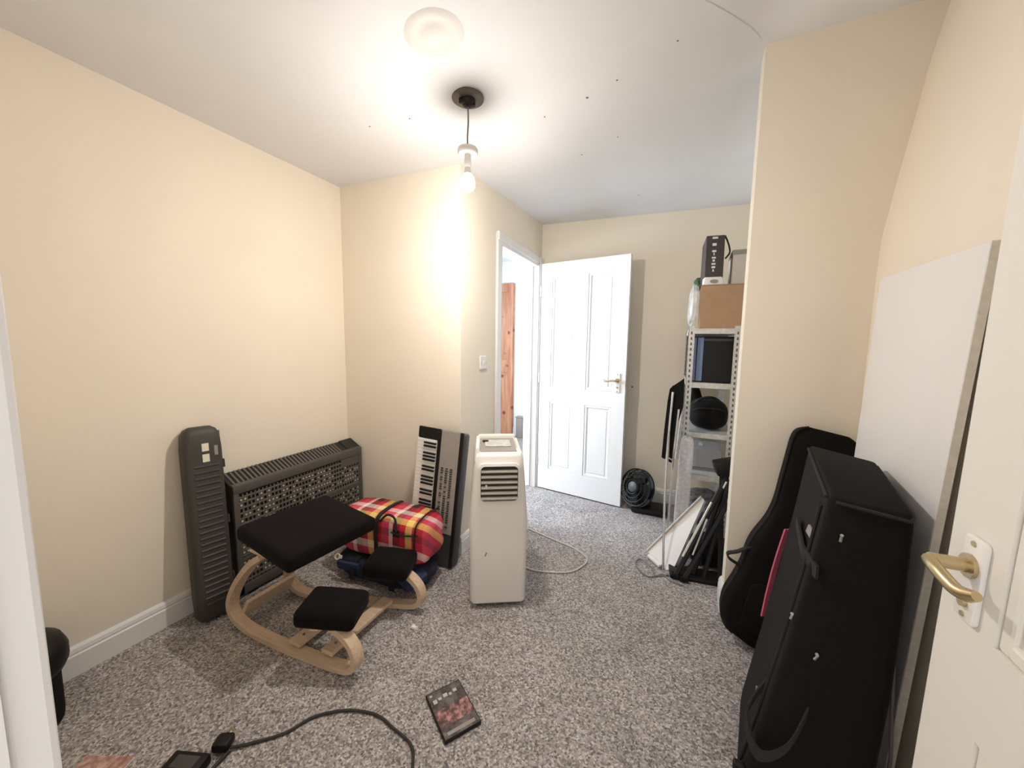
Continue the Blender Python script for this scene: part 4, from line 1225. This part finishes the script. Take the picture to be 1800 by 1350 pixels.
# outer face corners: near bottom, far bottom, far top, near top
nb, fb, ft, nt_ = [Vector(p) - Ob for p in ((0.575, 1.255, 0.003), (0.598, 1.765, 0.003), (0.640, 1.765, 1.553), (0.640, 1.250, 1.553))]
off = Vector((0.019, 0, 0))
t = MB(); t.hexa([nb, nb + off, fb + off, fb, nt_, nt_ + off, ft + off, ft], bev=0.0012, seg=1)
t.build('board_sheet', M['board'], wb)
t = MB(); e_ = Vector((0, -0.0012, 0))
t.hexa([nb + e_ + off * 0.05, nb + e_ + off * 0.95, nb + off * 0.95 - e_, nb + off * 0.05 - e_, nt_ + e_ + off * 0.05, nt_ + e_ + off * 0.95, nt_ + off * 0.95 - e_, nt_ + off * 0.05 - e_])
t.build('board_edge', M['boardedge'], wb, label='raw chipped edge')
tag(MB().tube(spline([(0.548, 1.20, 0.50), (0.552, 1.19, 0.36), (0.560, 1.19, 0.24), (0.548, 1.18, 0.15), (0.525, 1.17, 0.12), (0.510, 1.16, 0.16), (0.505, 1.12, 0.02), (0.53, 1.08, 0.006), (0.56, 1.05, 0.006)], 7), 0.004, 7).build('hanging_lead', M['cableg'], smooth=60),
    'thin grey lead hanging between the black case and the white board', 'cable')

# ------------------------------------------------------------------ black stool in the front left corner
st = thing('round_stool', 'black round-topped stool standing beside the door frame at far left', 'stool', (-1.93, 0.352, 0.0))
MB().lathe([(0, 0.17), (0.105, 0.172), (0.125, 0.185), (0.135, 0.21), (0.135, 0.25), (0.122, 0.285), (0.09, 0.305), (0, 0.312)], 28).build('seat', M['black'], st, smooth=40)
MB().lathe([(0, 0.0), (0.110, 0.0), (0.112, 0.02), (0.112, 0.1), (0.112, 0.175), (0, 0.175)], 28).build('base', M['blackmatt'], st, smooth=40)

# ------------------------------------------------------------------ small things on the carpet
dv = Vector((0.155, -0.105, 0)).normalized(); dw = Vector((dv.y * -1, dv.x, 0))
# local x across the case, y down its length away from the title
dm = Matrix(((dw.x, -dv.x, 0, -0.6645), (dw.y, -dv.y, 0, 1.0215), (0, 0, 1, 0.0), (0, 0, 0, 1)))
dc = thing('disc_case', 'dark disc case with a pinkish printed cover lying on the carpet', 'disc case', mx=dm)
MB().box((0, 0, 0.0075), (0.134, 0.190, 0.014), bev=0.0025).build('case_shell', M['black'], dc)
MB().box((0, 0.052, 0.0149), (0.126, 0.076, 0.0008)).build('title_print', M['coverdark'], dc)
MB().box((0, -0.018, 0.0149), (0.126, 0.064, 0.0008)).build('picture_print', M['cover'], dc)
MB().box((0, -0.071, 0.0149), (0.126, 0.042, 0.0008)).build('lower_print', M['coverdark'], dc)
t = MB()
for x, y, w_, h_ in ((-0.045, 0.050, 0.014, 0.016), (-0.026, 0.054, 0.012, 0.010), (-0.004, 0.058, 0.016, 0.014), (0.014, 0.054, 0.010, 0.010), (0.034, 0.06, 0.014, 0.012), (-0.052, 0.078, 0.010, 0.008)):
    t.box((x, y, 0.0156), (w_, h_, 0.0006))
t.build('title_marks', M['greybox'], dc)['kind'] = 'stuff'
MB().box((0.0, -0.078, 0.0156), (0.10, 0.012, 0.0006)).build('lower_band', M['acgrey'], dc)

pa = thing('power_adapter', 'black power adapter block on the carpet near the bottom edge', 'adapter', (-1.295, 0.525, 0.0), (0, 0, 0.35))
MB().box((0, 0, 0.018), (0.115, 0.062, 0.034), bev=0.006).build('adapter_block', M['black'], pa, smooth=40)
MB().box((0.0, 0.0, 0.0353), (0.07, 0.035, 0.0006)).build('rating_label', M['kbdark'], pa)
plg = thing('mains_plug', 'black mains plug lying on the carpet beside the power adapter', 'plug', (-1.262, 0.612, 0.0), (0, 0, 0.5))
MB().box((0, 0, 0.022), (0.05, 0.045, 0.030), bev=0.008).build('plug_body', M['black'], plg, smooth=40)
for dx, dy, s_ in ((-0.012, 0.028, 0.004), (0.012, 0.028, 0.004), (0.0, 0.030, 0.006)):
    MB().box((dx, dy, 0.022 if s_ < 0.005 else 0.033), (s_, 0.018, 0.006)).build('pin', M['brass'], plg)
tag(MB().tube(spline([(-1.235, 0.617, 0.012), (-1.196, 0.654, 0.006), (-1.127, 0.721, 0.006), (-1.089, 0.797, 0.006), (-1.019, 0.855, 0.006), (-0.944, 0.886, 0.006), (-0.88, 0.895, 0.006), (-0.814, 0.884, 0.006), (-0.723, 0.866, 0.006), (-0.676, 0.816, 0.006), (-0.62, 0.72, 0.006), (-0.60, 0.6, 0.006)], 8), 0.0048, 8).build('adapter_lead', M['cableb'], smooth=60),
    'black lead curving across the carpet from the mains plug', 'cable')
tag(MB().tube(spline([(-1.23, 0.61, 0.010), (-1.225, 0.565, 0.007), (-1.215, 0.52, 0.007), (-1.20, 0.42, 0.007)], 6), 0.0055, 8).build('short_lead', M['cableb'], smooth=60),
    'short thick black lead between the adapter and mains plug', 'cable')
lf = thing('leaflet', 'pinkish printed booklet at the lower left on the carpet', 'booklet', (-1.53, 0.405, 0.0), (0, 0, 0.42))
MB().box((0, 0, 0.004), (0.15, 0.10, 0.007), bev=0.001).build('pages', M['paper'], lf)
MB().box((0, 0, 0.0078), (0.15, 0.10, 0.0008)).build('cover', M['pinkprint'], lf)
t = MB(); t.hexa([(-0.014, -0.008, 0), (0.012, -0.01, 0), (0.016, 0.006, 0), (-0.01, 0.01, 0), (-0.012, -0.006, 0.004), (0.01, -0.008, 0.006), (0.014, 0.005, 0.003), (-0.008, 0.008, 0.006)])
tag(t.build('paper_scrap', M['paper'], mx=T((-1.044, 1.285, 0.001))), 'tiny white paper scrap on the carpet near the knee pad', 'paper')
